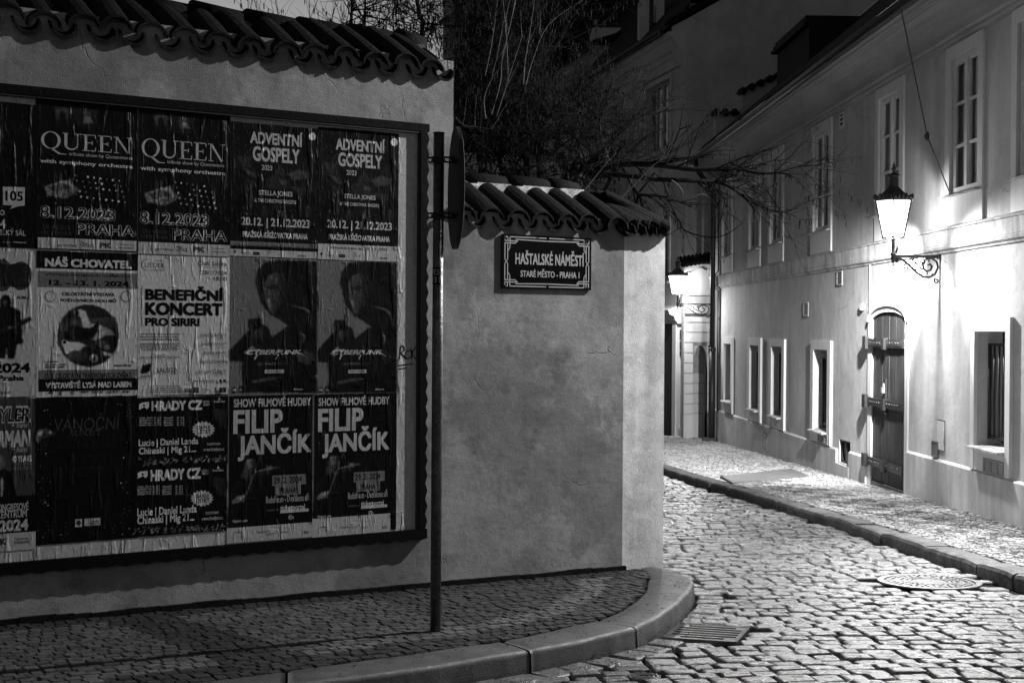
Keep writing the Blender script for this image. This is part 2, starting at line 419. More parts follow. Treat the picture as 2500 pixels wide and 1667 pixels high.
KIt = [tuple(p) for p in KIs]
for r in range(0, 34):
    v = 0.03 + r * S_
    u = -4.4 + rnd(0, S_)
    while u < 4.6:
        wd = S_ * rnd(0.82, 1.3)
        sk = 0.42 * v                     # cross joints run a little askew
        c = o2 + ex2 * (u + sk + wd / 2) + ey2 * (v + 0.012 * noise.noise((u * 2, v * 2, 0)) + 0.05 * math.sin(u * 0.9) * 0)
        u += wd
        if not inside((c.x, c.y), pave_poly): continue
        dk = segdist((c.x, c.y), KIt)
        if dk < 0.02: continue
        uu = u + sk
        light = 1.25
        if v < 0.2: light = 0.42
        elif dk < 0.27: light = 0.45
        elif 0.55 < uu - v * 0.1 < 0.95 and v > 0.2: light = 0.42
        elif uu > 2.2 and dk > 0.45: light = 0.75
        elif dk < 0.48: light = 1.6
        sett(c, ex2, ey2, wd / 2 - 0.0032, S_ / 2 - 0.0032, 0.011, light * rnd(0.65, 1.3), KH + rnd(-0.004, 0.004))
pv = thing  # (keep name short)
bedo = obj('pavement_bed', bed, M['joint']); tag(bedo, kind='structure')
tag(obj('pavement', st, M['sett']), kind='structure')

# ---- right kerb and pavement
rko_px = [(1600, 1128), (1700, 1164), (1800, 1205), (1900, 1231), (2000, 1258), (2100, 1287), (2200, 1312), (2300, 1340), (2400, 1368), (2500, 1390)]
RKO = [hitg(x, y, KH).xy for x, y in rko_px]
# straighten: least squares line x = a + b*y through the kerb
my = sum(p.y for p in RKO) / len(RKO); mx = sum(p.x for p in RKO) / len(RKO)
kb = sum((p.y - my) * (p.x - mx) for p in RKO) / sum((p.y - my) ** 2 for p in RKO)
def kx(y): return mx + kb * (y - my) + 0.035 * math.sin(y * 0.55)
print('RIGHT KERB', [tuple(round(c, 2) for c in p) for p in RKO], kb)
rk = MB(); y = 4.0
while y < YEND + 1.5:
    ln = rnd(0.55, 1.1); y2 = y + ln; n = 6; rows = []
    dz = rnd(-0.008, 0.008); dx = rnd(-0.012, 0.012)
    for k in range(n + 1):
        yy = y + 0.006 + (ln - 0.012) * k / n; x = kx(yy) + dx; wv = 0.012 * noise.noise((yy * 5, 3.0, 0))
        dr = 0.012 if k in (0, n) else 0.0; gz = groundz(yy) + dz
        rows.append([(x + 0.02, yy, gz - 0.15), (x + wv, yy, gz + KH - 0.035 - dr), (x + 0.012 + wv, yy, gz + KH - 0.01 - dr), (x + 0.04, yy, gz + KH - dr), (x + 0.20, yy, gz + KH - dr), (x + 0.206, yy, gz - 0.1)])
    m = 6; vs = [v for r in rows for v in r]
    fs = [(k * m + j, (k + 1) * m + j, (k + 1) * m + j + 1, k * m + j + 1) for k in range(n) for j in range(m - 1)]
    fs += [tuple(range(m)), tuple(reversed(range(n * m, n * m + m)))]
    fs = [tuple(reversed(f)) for f in fs]
    rk.add(vs, fs, 1.0, False); y = y2
tag(obj('kerb', rk, M['kerb_old']), kind='structure')
rp = MB()
def wallx(y): return RT.o.x + (RT.o.y - y) * (-RT.ex.x / RT.ex.y) * -1 if False else RT.o.x + RT.ex.x * ((y - RT.o.y) / RT.ex.y)
st_target = rp
y = 4.0; row = 0
bed2 = MB()
bed2.face([(kx(4) + 0.2, 4, groundz(4) + KH - 0.012), (wallx(4) + 0.05, 4, groundz(4) + KH - 0.012), (wallx(YEND + 2) + 0.4, YEND + 2, groundz(YEND + 2) + KH - 0.012), (kx(YEND + 2) + 0.2, YEND + 2, groundz(YEND + 2) + KH - 0.012)])
while y < YEND + 1.6:
    d = 0.052 if y < 18 else 0.075
    x = kx(y) + 0.2 + rnd(0, 0.03); xw = wallx(y) - 0.0
    while x < xw:
        w = d * rnd(0.85, 1.2)
        if x + w > xw + 0.04: break
        q = (x - kx(y)) ; s2 = int(math.floor(y / 0.34)) + int(math.floor((q - 0.2) / 0.3))
        t = 1.25
        if 0.42 < q < 1.1 and s2 % 2 == 0 and y < 19: t = 0.5
        if xw - x < 0.16: t = rnd(0.4, 1.4)
        c = Vector((x + w / 2, y + d / 2))
        sett(c, Vector((1, 0)), Vector((0, 1)), w / 2 - 0.0032, d / 2 - 0.0032, 0.010, t * rnd(0.6, 1.4), KH + rnd(-0.006, 0.006))
        x += w
    y += d; row += 1
tag(obj('pavement_bed', bed2, M['joint']), kind='structure')
tag(obj('pavement', rp, M['sett_pale']), kind='structure')

# ---- road of cobbles
MAN = hitg(2269, 1421, 0.0); MANR = 0.365
GR = [hitg(*q) for q in ((1664, 1522), (1840, 1533), (1788.6, 1568), (1612.6, 1556.5))]
GRc = sum((p for p in GR), Vector()) / 4
gxv = ((GR[1] - GR[0]) + (GR[2] - GR[3])); GW = gxv.length / 2; gxv.z = 0; gxv.normalize()
gyv = Vector((-gxv.y, gxv.x, 0)); GD = (abs((GR[0] - GR[3]).dot(gyv)) + abs((GR[1] - GR[2]).dot(gyv))) / 2
VC = [(hitg(1572, 1649), 0.085), (hitg(2160, 1470), 0.07)]
road = MB(); st_target = road
rbed = MB()
rbed.face([(-8, -4, groundz(-4) - 0.03), (9, -4, groundz(-4) - 0.03), (9, 45, groundz(45) - 0.03), (-8, 45, groundz(45) - 0.03)])
tag(obj('road_bed', rbed, M['joint']), kind='structure')
KOt = [tuple(p) for p in KOs]
Bk = KOs[-1]
left_poly = KOt + [(Bk.x - 0.4, Bk.y + 25), (-12, 40), (-12, 0)]
ax = R_(5.0)
def warp(s, t):
    # s along the street, t across
    rot = ax
    x = t * math.cos(rot) + s * math.sin(rot) * -1 + 0.5
    yv = t * math.sin(rot) + s * math.cos(rot)
    yv += 0.05 * noise.noise((x * 0.8, yv * 0.8, 1.0)) + 0.10 * math.sin(x * 0.55 + 0.4)
    x += 0.04 * noise.noise((x * 0.9, yv * 0.9, 5.0))
    return Vector((x, yv))
s = 4.4
while s < 33:
    dpt = rnd(0.115, 0.155) if s < 20 else rnd(0.14, 0.17)
    t = -5.5 + rnd(0, 0.2)
    while t < 6.5:
        w = rnd(0.13, 0.205)
        c = warp(s + dpt / 2, t + w / 2); t += w
        if not (c.x < kx(c.y) - 0.05): continue
        if abs(c.x) > 0.42 * c.y + 0.5: continue
        if inside((c.x, c.y), left_poly): continue
        dk = segdist((c.x, c.y), KOt)
        if dk < 0.2 and c.y < 10.6: continue
        if (c - MAN.xy).length < MANR + 0.06: continue
        gq = Vector((c.x, c.y, 0)) - Vector((GRc.x, GRc.y, 0))
        if abs(gq.dot(gxv)) < GW / 2 + 0.06 and abs(gq.dot(gyv)) < GD / 2 + 0.05: continue
        if any((c - q.xy).length < r + 0.05 for q, r in VC): continue
        c2 = warp(s + dpt / 2, t + 0.1); e = (c2 - c).normalized(); f = Vector((-e.y, e.x))
        res = 1 if c.y < 13 else 0
        gap = rnd(0.0035, 0.0085) + (0.001 if c.y < 11 else 0)
        tone = rnd(0.72, 1.18) if random.random() > 0.06 else rnd(0.35, 0.6)
        sett(c, e, f, w / 2 - gap, dpt / 2 - gap, 0.032, tone, rnd(-0.006, 0.006), 0.16, res)
    s += dpt
# gutter row following the left kerb
acc = 0.0; i = 0; ofs = 0.115
pts = smoothpoly(KO, 40); k = 0
while k < len(pts) - 2:
    ln = rnd(0.15, 0.22); k2 = k; a_ = 0.0
    while k2 < len(pts) - 2 and a_ < ln: a_ += (pts[k2 + 1] - pts[k2]).length; k2 += 1
    p = pts[k]; q = pts[k2]; e = (q - p); l2 = e.length
    if l2 < 0.05: break
    e.normalize(); f = Vector((e.y, -e.x)); c = (p + q) / 2 + f * ofs
    k = k2
    gq = Vector((c.x, c.y, 0)) - Vector((GRc.x, GRc.y, 0))
    if abs(gq.dot(gxv)) < GW / 2 + 0.06 and abs(gq.dot(gyv)) < GD / 2 + 0.06: continue
    sett(c, e, f, l2 / 2 - 0.008, 0.085, 0.022, rnd(0.8, 1.15), rnd(-0.008, 0.0), 0.2, 1)
tag(obj('road', road, M['cobble']), kind='structure')

# ================================================================== POSTER WALL
def lx(px, py, off=0.0): return L.hit(px, py, off)
xtR, _ = lx(1107, 250)                       # right end of the tall part
ztall = lx(900, 190)[1] + 0.05                      # wall top under the tiles, tall part
zlow = lx(1400, 590)[1] + 0.11                      # lower part
gw = thing('garden_wall', 'old plastered garden wall with tiled coping, high behind the posters and lower beside them', 'wall', L.w(0, 0, 0), ANGL)
TH = 0.80; YR = 0.42
wb = MB()
GZ = -0.8
def lwpt(v2):  # world xy -> wall frame
    q = Vector((v2[0], v2[1], 0)) - L.o; return q.dot(L.ex), q.dot(L.ey)
bA = lwpt(A); bB = lwpt(B); bC = lwpt(Cc)
bD = (bC[0] - 0.45, bC[1] + 0.12); bE = (bA[0] - 0.2, TH)
wb.box(-4.6, xtR, 0, TH, GZ, ztall + 0.12)
poly = [(xtR, 0), (bA[0], 0), (bA[0] - 0.15, TH), (xtR, TH)]
wb.prismz(poly, GZ, zlow + 0.06)
obj('wall_body', wb, M['plaster_old'], gw, L.M)
wc = MB()
wc.prismz([(bA[0], 0.0), (bB[0], bB[1]), (bC[0], bC[1]), (bC[0] - 0.4, bC[1]), (bA[0] - 0.15, TH)], GZ, zlow + 0.06)
obj('wall_end', wc, M['plaster_pale'], gw, L.M, 'paler smooth plaster corner of the wall')

def coping_tile(mb, x, y0, z0, ux, uy, rise, ln, r, convex=True, taper=0.0, tone=1.0):
    """half-pipe tile from eave point (x,y0,z0) running along (ux,uy) with the given rise"""
    sx, sy = -uy, ux               # sideways unit
    n = 9; th = 0.014
    vs = []
    for t in (0.0, 0.5, 1.0):
        cx_ = x + ux * ln * t; cy_ = y0 + uy * ln * t; cz_ = z0 + rise * t + 0.006 * math.sin(t * 3)
        for rr in (r * (1 - taper * t), r * (1 - taper * t) - th):
            for k in range(n):
                a = math.pi * k / (n - 1); s_ = 1 if convex else -1
                vs.append((cx_ + sx * rr * math.cos(a), cy_ + sy * rr * math.cos(a), cz_ + s_ * rr * math.sin(a) * 0.9))
    fs = []
    for j in range(2):
        b0 = j * 2 * n; b1 = (j + 1) * 2 * n
        for k in range(n - 1):
            fs.append((b0 + k, b0 + k + 1, b1 + k + 1, b1 + k))
            fs.append((b0 + n + k + 1, b0 + n + k, b1 + n + k, b1 + n + k + 1))
        fs.append((b0, b1, b1 + n, b0 + n)); fs.append((b0 + n - 1, b0 + 2 * n - 1, b1 + 2 * n - 1, b1 + n - 1))
    for k in range(n - 1):
        fs.append((k, n + k, n + k + 1, k + 1)); b = 4 * n
        fs.append((b + k, b + k + 1, b + n + k + 1, b + n + k))
    mb.add(vs, fs, tone, False)

OV = 0.05
def coping(x0, x1, zb, dirs=None, rise=0.26, run=0.46):
    tiles = MB(); sp = 0.205; x = x0
    while x < x1 + 0.01:
        j = rnd(-0.016, 0.016)
        coping_tile(tiles, x + j, -OV + rnd(-0.03, 0.02), zb + rnd(-0.012, 0.012), rnd(-0.07, 0.07), 1.0, rise, run, 0.098, True, 0.16)
        coping_tile(tiles, x + sp / 2 + j, -OV + 0.01 + rnd(-0.01, 0.01), zb + 0.012, 0.0, 1.0, rise, run, 0.078, False, 0.1)
        coping_tile(tiles, x, TH + OV, zb, 0.0, -1.0, rise, TH + OV - YR, 0.092, True, 0.16)   # far slope
        x += sp
    return tiles
t1 = coping(-4.5, xtR - 0.02, ztall + 0.03)
obj('tile_coping', t1, M['tile'], gw, L.M)
def ridge(x0, x1, z, y=TH / 2, wob=0.0):
    c = MB(); x = x0; k = 0
    while x < x1:
        ln = min(0.40, x1 - x + 0.05)
        c.tube([(x - 0.04, y, z + 0.015 + rnd(-0.01, 0.01)), (x + ln * 0.5, y, z + 0.008), (x + ln, y, z)], [0.085, 0.078, 0.07], 10)
        x += 0.36
    return c
zt = ztall + 0.03
m1 = MB(); m1.extrude_x([(YR - 0.12, zt + 0.12), (YR - 0.07, zt + 0.26), (YR + 0.07, zt + 0.26), (YR + 0.12, zt + 0.12)], -4.5, xtR - 0.02)
obj('ridge_mortar', m1, M['moss'], gw, L.M)
obj('ridge_cap', ridge(-4.5, xtR - 0.05, zt + 0.25, YR), M['tile'], gw, L.M)
zl = zlow + 0.0
xl0 = xtR + 0.06; xl1 = bA[0] - 0.06
t2 = coping(xl0, xl1, zl, None, 0.22, 0.39)
# fan of tiles round the chamfered end
for k in range(5):
    f = (k + 0.6) / 5.0
    ang = R_(90 + 62 * f)                              # direction of the tile, turning
    base = Vector((bA[0], 0)).lerp(Vector(bB), f)
    ux, uy = math.cos(ang), math.sin(ang)
    coping_tile(t2, base.x - ux * OV, base.y - uy * OV - 0.0, zl + rnd(-0.006, 0.006), ux, uy, 0.25, 0.46, 0.085, True, 0.35)
    ang2 = ang - R_(6); ux2, uy2 = math.cos(ang2), math.sin(ang2)
    b2 = Vector((bA[0], 0)).lerp(Vector(bB), f - 0.1)
    coping_tile(t2, b2.x - ux2 * (OV + .012), b2.y - uy2 * (OV + .012), zl + 0.012, ux2, uy2, 0.25, 0.46, 0.07, False, 0.4)
obj('tile_coping', t2, M['tile'], gw, L.M)
m2 = MB(); m2.extrude_x([(YR - 0.13, zl + 0.14), (YR - 0.08, zl + 0.295), (YR + 0.08, zl + 0.295), (YR + 0.13, zl + 0.14)], xtR, xl1 - 0.05)
m2.lathe([(0.17, 0.12), (0.13, 0.22), (0.06, 0.285), (0.0, 0.295)], 14, (xl1 - 0.05, YR, zl))
obj('ridge_mortar', m2, M['mortar'], gw, L.M)
obj('ridge_cap', ridge(xtR, xl1 - 0.12, zl + 0.28, YR), M['tile'], gw, L.M)
# dark strip along the gap at the wall foot
gp = MB()
x = -4.5
while x < bA[0] - 0.02:
    p = L.w(x + 0.05, -0.02, 0)
    h = 0.03 + 0.012 * noise.noise((x * 3, 0, 0))
    gp.box(x, x + 0.1, -0.025 - 0.008 * noise.noise((x * 4, 1, 0)), 0.02, groundz(p.y) + KH - 0.05, groundz(p.y) + KH + h); x += 0.1
obj('foot_gap', gp, M['joint'], gw, L.M)

# ================================================================== POSTER BOARD
BO = 0.022
pb = thing('poster_board', 'long black framed poster board fixed to the high part of the garden wall', 'notice board', L.w(0, -0.01, 0), ANGL)
bx1, bz1 = lx(1030, 316, BO); bx2, bz0 = lx(1011, 1291, BO)
fz1 = lx(0, 235, BO)[1]; fz0 = lx(0, 1374, BO)[1]
bxr = (bx1 + bx2) / 2
bk = MB(); bk.box(-2.6, bxr, -BO, -0.002, (bz0 + fz0) / 2, (bz1 + fz1) / 2)
obj('backing', bk, M['paste'], pb, L.M)
zA, zB = (bz0 + fz0) / 2, (bz1 + fz1) / 2
fr = MB(); FO = 0.05; fw = 0.062
def scallop(x0, x1, n, amp): return [(x0 + (x1 - x0) * i / n, amp * (0.5 - 0.5 * math.cos(2 * math.pi * i / 4.0))) for i in range(n + 1)]
fr.box(-2.6, bxr + fw, -FO, 0.0, zB, zB + 0.05)
bot = [(-2.6, zA)] + [(-2.6, zA - 0.06)] + [(x, zA - 0.06 - a) for x, a in scallop(-2.6, bxr + fw, 176, 0.012)] + [(bxr + fw, zA)]
fr.prism([(x, z) for x, z in reversed(bot)], -FO, 0.0)
rt = [(bxr, zA)] + [(bxr + 0.045 + a, z) for z, a in scallop(zA, zB, 104, 0.016)] + [(bxr, zB)]
fr.prism(rt, -FO, 0.0)
obj('frame', fr, M['black_paint'], pb, L.M)
rail = MB()
rail.box(-2.6, bxr, -FO + 0.004, -BO, zB - 0.012, zB - 0.002); rail.box(bxr - 0.012, bxr - 0.002, -FO + 0.006, -BO, zA, zB - 0.015)
obj('frame_lip', rail, M['iron'], pb, L.M)
# marker tag on the bare paper
gt = MB()
z4 = lambda x, y: (540 + x / 3.484, 550 + y / 3.484)
def ribbon(mb, pts, w, off):
    P = [lx(*z4(*p), off) for p in pts]
    for (a, b), (c, d) in zip(P[:-1], P[1:]):
        v = Vector((c - a, d - b)); 
        if v.length < 1e-6: continue
        n = Vector((-v.y, v.x)).normalized() * w / 2
        mb.face([(a - n.x, -off, b - n.y), (a + n.x, -off, b + n.y), (c + n.x, -off, d + n.y), (c - n.x, -off, d - n.y)])
for st_ in ([(1520, 1140), (1525, 1030), (1550, 1025), (1560, 1060), (1530, 1085), (1575, 1140)], [(1590, 1070), (1620, 1060), (1625, 1110), (1590, 1135), (1560, 1120), (1575, 1075), (1600, 1065)],
            [(1615, 1040), (1622, 1140)], [(1660, 1025), (1622, 1090), (1655, 1140)], [(1503, 1193), (1632, 1178)], [(1507, 1220), (1580, 1213)]):
    ribbon(gt, st_, 0.007, BO + 0.0015)
obj('marker_scrawl', gt, INK['black'], pb, L.M)

# ------------------------------------------------------------------ lettering
_tc = {}
def glyphs(body, bold=0.0, shear=0.0):
    key = (body, bold, shear)
    if key in _tc: return _tc[key]
    c = bpy.data.curves.new('lettering', 'FONT'); c.body = body; c.shear = shear; c.resolution_u = 3
    o = bpy.data.objects.new('lettering', c); COL.objects.link(o)
    dg = bpy.context.evaluated_depsgraph_get(); dg.update()
    me = bpy.data.meshes.new_from_object(o.evaluated_get(dg))
    v = [(p.co.x, p.co.y) for p in me.vertices]; f = [tuple(p.vertices) for p in me.polygons]
    up = [p.normal.z for p in me.polygons]
    f = [q if u >= 0 else tuple(reversed(q)) for q, u in zip(f, up)]
    bpy.data.objects.remove(o); bpy.data.curves.remove(c); bpy.data.meshes.remove(me)
    x0 = min(p[0] for p in v); x1 = max(p[0] for p in v); y0 = min(p[1] for p in v); y1 = max(p[1] for p in v)
    w_, h_ = x1 - x0, y1 - y0; bd = max(0.0, bold)
    v = [((x - x0 + bd) / (w_ + 2 * bd), (y - y0 + bd) / (h_ + 2 * bd)) for x, y in v]
    _tc[key] = (v, f, bd / (w_ + 2 * bd), bd / (h_ + 2 * bd)); return _tc[key]
def put_text(mb, body, x0, z1, x1, z0, y, bold=0.0, shear=0.0):
    """text fitted to a box; heavier weights are struck several times a hair apart, as a printer overprints"""
    v, f, bx, bz = glyphs(body, bold, shear)
    st_ = [(0, 0)] if bold <= 0 else ([(-1, 0), (1, 0)] if bold < 0.014 else ([(-1, -.7), (1, .7), (-1, .7), (1, -.7)] if bold < 0.04 else [(-1, -.7), (1, .7), (-1, .7), (1, -.7), (0, 1), (0, -1), (0, 0)]))
    for i, (sx, sz) in enumerate(st_):
        mb.add([(x0 + (x1 - x0) * (a + sx * bx), y - 0.000012 * i, z0 + (z1 - z0) * (b + sz * bz)) for a, b in v], f)
# hand drawn serif capitals for the big title
def serif_word(mb, word, x0, z1, x1, z0, y):
    adv = {'Q': 1.02, 'U': 0.95, 'E': 0.78, 'N': 1.0}; tot = sum(adv[c] for c in word); k = (x1 - x0) / tot; h = z1 - z0
    def P(pts, ox): mb.face([(x0 + (ox + a) * k, y, z0 + b * h) for a, b in pts])
    ox = 0.0
    for ch in word:
        if ch == 'E':
            P([(0.14, 0), (0.28, 0), (0.28, 1), (0.14, 1)], ox)
            for b0 in (0.0, 0.955): P([(0.04, b0), (0.7, b0), (0.7, b0 + 0.045), (0.04, b0 + 0.045)], ox)
            P([(0.28, 0.48), (0.52, 0.48), (0.52, 0.53), (0.28, 0.53)], ox); P([(0.5, 0.4), (0.54, 0.4), (0.54, 0.62), (0.5, 0.62)], ox)
            P([(0.64, 0.0), (0.7, 0.0), (0.72, 0.24), (0.69, 0.24)], ox); P([(0.64, 1.0), (0.68, 0.78), (0.71, 0.78), (0.7, 1.0)], ox)
        elif ch == 'N':
            P([(0.14, 0), (0.19, 0), (0.19, 1), (0.14, 1)], ox); P([(0.78, 0), (0.83, 0), (0.83, 1), (0.78, 1)], ox)
            P([(0.1, 1), (0.72, 0), (0.83, 0), (0.24, 1)], ox)
            for a0, b0 in ((0.05, 0), (0.03, 0.955), (0.68, 0.955)): P([(a0, b0), (a0 + 0.25, b0), (a0 + 0.25, b0 + 0.045), (a0, b0 + 0.045)], ox)
        elif ch == 'U':
            P([(0.12, 0.32), (0.27, 0.32), (0.27, 1), (0.12, 1)], ox); P([(0.74, 0.32), (0.79, 0.32), (0.79, 1), (0.74, 1)], ox)
            for a0 in (0.02, 0.66): P([(a0, 0.955), (a0 + 0.28, 0.955), (a0 + 0.28, 1.0), (a0, 1.0)], ox)
            n = 12
            for i in range(n):
                q = lambda t, r: (0.455 + (0.335 if r else (0.19 + 0.1 * (t / math.pi))) * -math.cos(t) * (1 if r else 1), 0.32 - (0.34 if r else 0.25) * math.sin(t))
                t0 = math.pi * i / n; t1 = math.pi * (i + 1) / n
                P([q(t0, 1), q(t1, 1), q(t1, 0), q(t0, 0)], ox)
        elif ch == 'Q':
            n = 28
            for i in range(n):
                q = lambda t, r: (0.5 + (0.47 if r else 0.33) * math.cos(t), 0.5 + (0.52 if r else 0.475) * math.sin(t))
                t0 = 2 * math.pi * i / n; t1 = 2 * math.pi * (i + 1) / n
                P([q(t0, 1), q(t1, 1), q(t1, 0), q(t0, 0)], ox)
            P([(0.45, 0.02), (0.6, 0.02), (0.95, -0.25), (1.25, -0.27), (1.25, -0.31), (0.85, -0.31)], ox)
        ox += adv[ch]
class Poster:
    n = 0
    def __init__(s, name, label, p0, p1, tone, zf, group=None):
        Poster.n += 1
        s.off = BO + 0.002 + 0.0006 * (Poster.n % 5); s.zf = zf; s.k = 0
        x0, z1 = lx(*p0, s.off); x1, z0 = lx(*p1, s.off)
        s.x0, s.x1, s.z0, s.z1 = x0, x1, z0, z1
        s.root = thing(name, label, 'poster', L.w(x0, -s.off, z0), ANGL, group)
        sh = MB(); n = 10
        # paper sheet, edges a little uneven
        top = [(x0 + (x1 - x0) * i / n, z1 + rnd(-0.002, 0.002)) for i in range(n + 1)]
        botm = [(x0 + (x1 - x0) * i / n + 0, z0 + rnd(-0.002, 0.002)) for i in range(n + 1)]
        sh.prism(botm + list(reversed(top)), -s.off, -s.off + 0.0012)
        obj('sheet', sh, INK[tone], s.root, L.M)
        s.lay = []; s.pic = []; s.base = tone
    def q(s, p): return lx(*s.zf(*p), s.off + 0.0006)
    def get(s, kind, tone):
        """a line of lettering or a panel is a part of its own; the shapes of one picture share one mesh"""
        if kind in ('lettering', 'panel'):
            mb = MB(); s.lay.append((kind, [tone], mb)); return mb
        for k, t, mb in s.lay:
            if k == kind:
                if tone not in t: t.append(tone)
                mb.cur = t.index(tone); return mb
        mb = MB(); s.lay.append((kind, [tone], mb)); return mb
    def y(s): s.k += 1; return -(s.off + 0.0004 + 0.00004 * s.k)
    def T(s, body, x0, y0, x1, y1, tone='white', bold=0.012, shear=0.0):
        if abs(y1 - y0) < 34: bold = max(bold, 0.018)
        a, b = s.q((x0, y0)); c, d = s.q((x1, y1)); put_text(s.get('lettering', tone), body, a, b, c, d, s.y(), bold, shear)
    def OT(s, body, x0, y0, x1, y1, tone='light', inner='black', b0=0.045):
        s.T(body, x0, y0, x1, y1, tone, b0); s.k += 2; s.T(body, x0 + 1.2, y0 + 1.6, x1 - 1.2, y1 - 1.6, inner, 0.0)
    def SW(s, word, x0, y0, x1, y1, tone='light'):
        a, b = s.q((x0, y0)); c, d = s.q((x1, y1)); serif_word(s.get('lettering', tone), word, a, b, c, d, s.y())
    def B(s, x0, y0, x1, y1, tone, kind='panel'):
        a, b = s.q((x0, y0)); c, d = s.q((x1, y1)); y = s.y()
        s.get(kind, tone).face([(a, y, d), (c, y, d), (c, y, b), (a, y, b)])
    def P(s, pts, tone, kind='picture'):
        v = [s.q(p) for p in pts]
        if kind == 'picture':
            ar = abs(sum(v[i][0] * v[(i + 1) % len(v)][1] - v[(i + 1) % len(v)][0] * v[i][1] for i in range(len(v)))) / 2
            if ar > 0.00035: s.pic.append((v, INKV[tone])); return
        y = s.y()
        ar = sum(v[i][0] * v[(i + 1) % len(v)][1] - v[(i + 1) % len(v)][0] * v[i][1] for i in range(len(v)))
        if ar < 0: v.reverse()
        s.get(kind, tone).face([(a, y, b) for a, b in v])
    def E(s, cx, cy, rx, ry, tone, kind='picture', n=22, a0=0.0, rough=0.0):
        s.P([(cx + rx * math.cos(2 * math.pi * i / n + a0) * (1 + rnd(-rough, rough)), cy + ry * math.sin(2 * math.pi * i / n + a0) * (1 + rnd(-rough, rough))) for i in range(n)], tone, kind)
    def fine(s, x0, y0, x1, y1, rows, tone, cols=1):
        """paragraph too small to read in the photo: rows of tiny word dashes"""
        h = (y1 - y0) / rows
        for r in range(rows):
            x = x0
            while x < x1 - 6:
                w = rnd(8, 34); s.B(x, y0 + r * h, min(x + w, x1), y0 + r * h + h * 0.42, tone, 'fine_print'); x += w + 6
    def raster(s):
        """the photographs on the posters: the drawn shapes softened into one tonal print"""
        if not s.pic: return
        c = 0.0045; xs = [p[0] for v, t in s.pic for p in v]; zs = [p[1] for v, t in s.pic for p in v]
        xa, xb, za, zb = max(min(xs), s.x0) - 2 * c, min(max(xs), s.x1) + 2 * c, max(min(zs), s.z0) - 2 * c, min(max(zs), s.z1) + 2 * c
        nx, nz = int((xb - xa) / c), int((zb - za) / c); T = [[None] * nx for _ in range(nz)]
        for v, t in s.pic:
            x0, x1 = min(p[0] for p in v), max(p[0] for p in v); z0, z1 = min(p[1] for p in v), max(p[1] for p in v)
            gx_, gz_ = noise.random() * 6.28, 0.28
            for j in range(max(0, int((z0 - za) / c)), min(nz, int((z1 - za) / c) + 1)):
                z = za + (j + 0.5) * c
                for i in range(max(0, int((x0 - xa) / c)), min(nx, int((x1 - xa) / c) + 1)):
                    x = xa + (i + 0.5) * c
                    if inside((x, z), v):
                        # light falls off across every shape, as on a photographed form
                        f = ((x - x0) / (x1 - x0) - 0.5) * -0.9 + ((z - z0) / (z1 - z0) - 0.5) * 0.6
                        T[j][i] = t * math.exp(1.1 * f)
        bv = INKV[s.base]; F = [[(T[j][i] if T[j][i] is not None else bv) for i in range(nx)] for j in range(nz)]
        Lg = [[math.log(q) for q in r] for r in F]
        for _ in range(2):
            Lg = [[(Lg[j][i] * 2 + Lg[j][max(0, i - 1)] + Lg[j][min(nx - 1, i + 1)] + Lg[max(0, j - 1)][i] + Lg[min(nz - 1, j + 1)][i]) / 6 for i in range(nx)] for j in range(nz)]
        mb = MB(); y = -(s.off + 0.00025)
        for j in range(nz):
            for i in range(nx):
                if T[j][i] is None and abs(Lg[j][i] - math.log(bv)) < 0.06: continue
                x = xa + i * c; z = za + j * c
                n_ = noise.noise((x * 42, z * 42, 3.1)) * 0.55 + noise.noise((x * 110, z * 110, 7.7)) * 0.45
                mb.face([(x, y, z), (x + c, y, z), (x + c, y, z + c), (x, y, z + c)], min(0.7, math.exp(Lg[j][i] + n_)))
        obj('picture', mb, HALF, s.root, L.M)
    def done(s):
        s.raster()
        for kind, tones, mb in s.lay: obj(kind, mb, [INK[t] for t in tones], s.root, L.M)
z1 = lambda x, y: (x / 2.6133, y / 2.6133)
z2 = lambda x, y: (500 + x / 2.6129, y / 2.6129)
z3 = lambda x, y: (x / 3.485, 550 + y / 3.485)
z5 = lambda x, y: (x / 3.408, 940 + y / 3.408)
z6 = lambda x, y: (500 + x / 3.408, 940 + y / 3.408)
PG = 'posters pasted on the board'

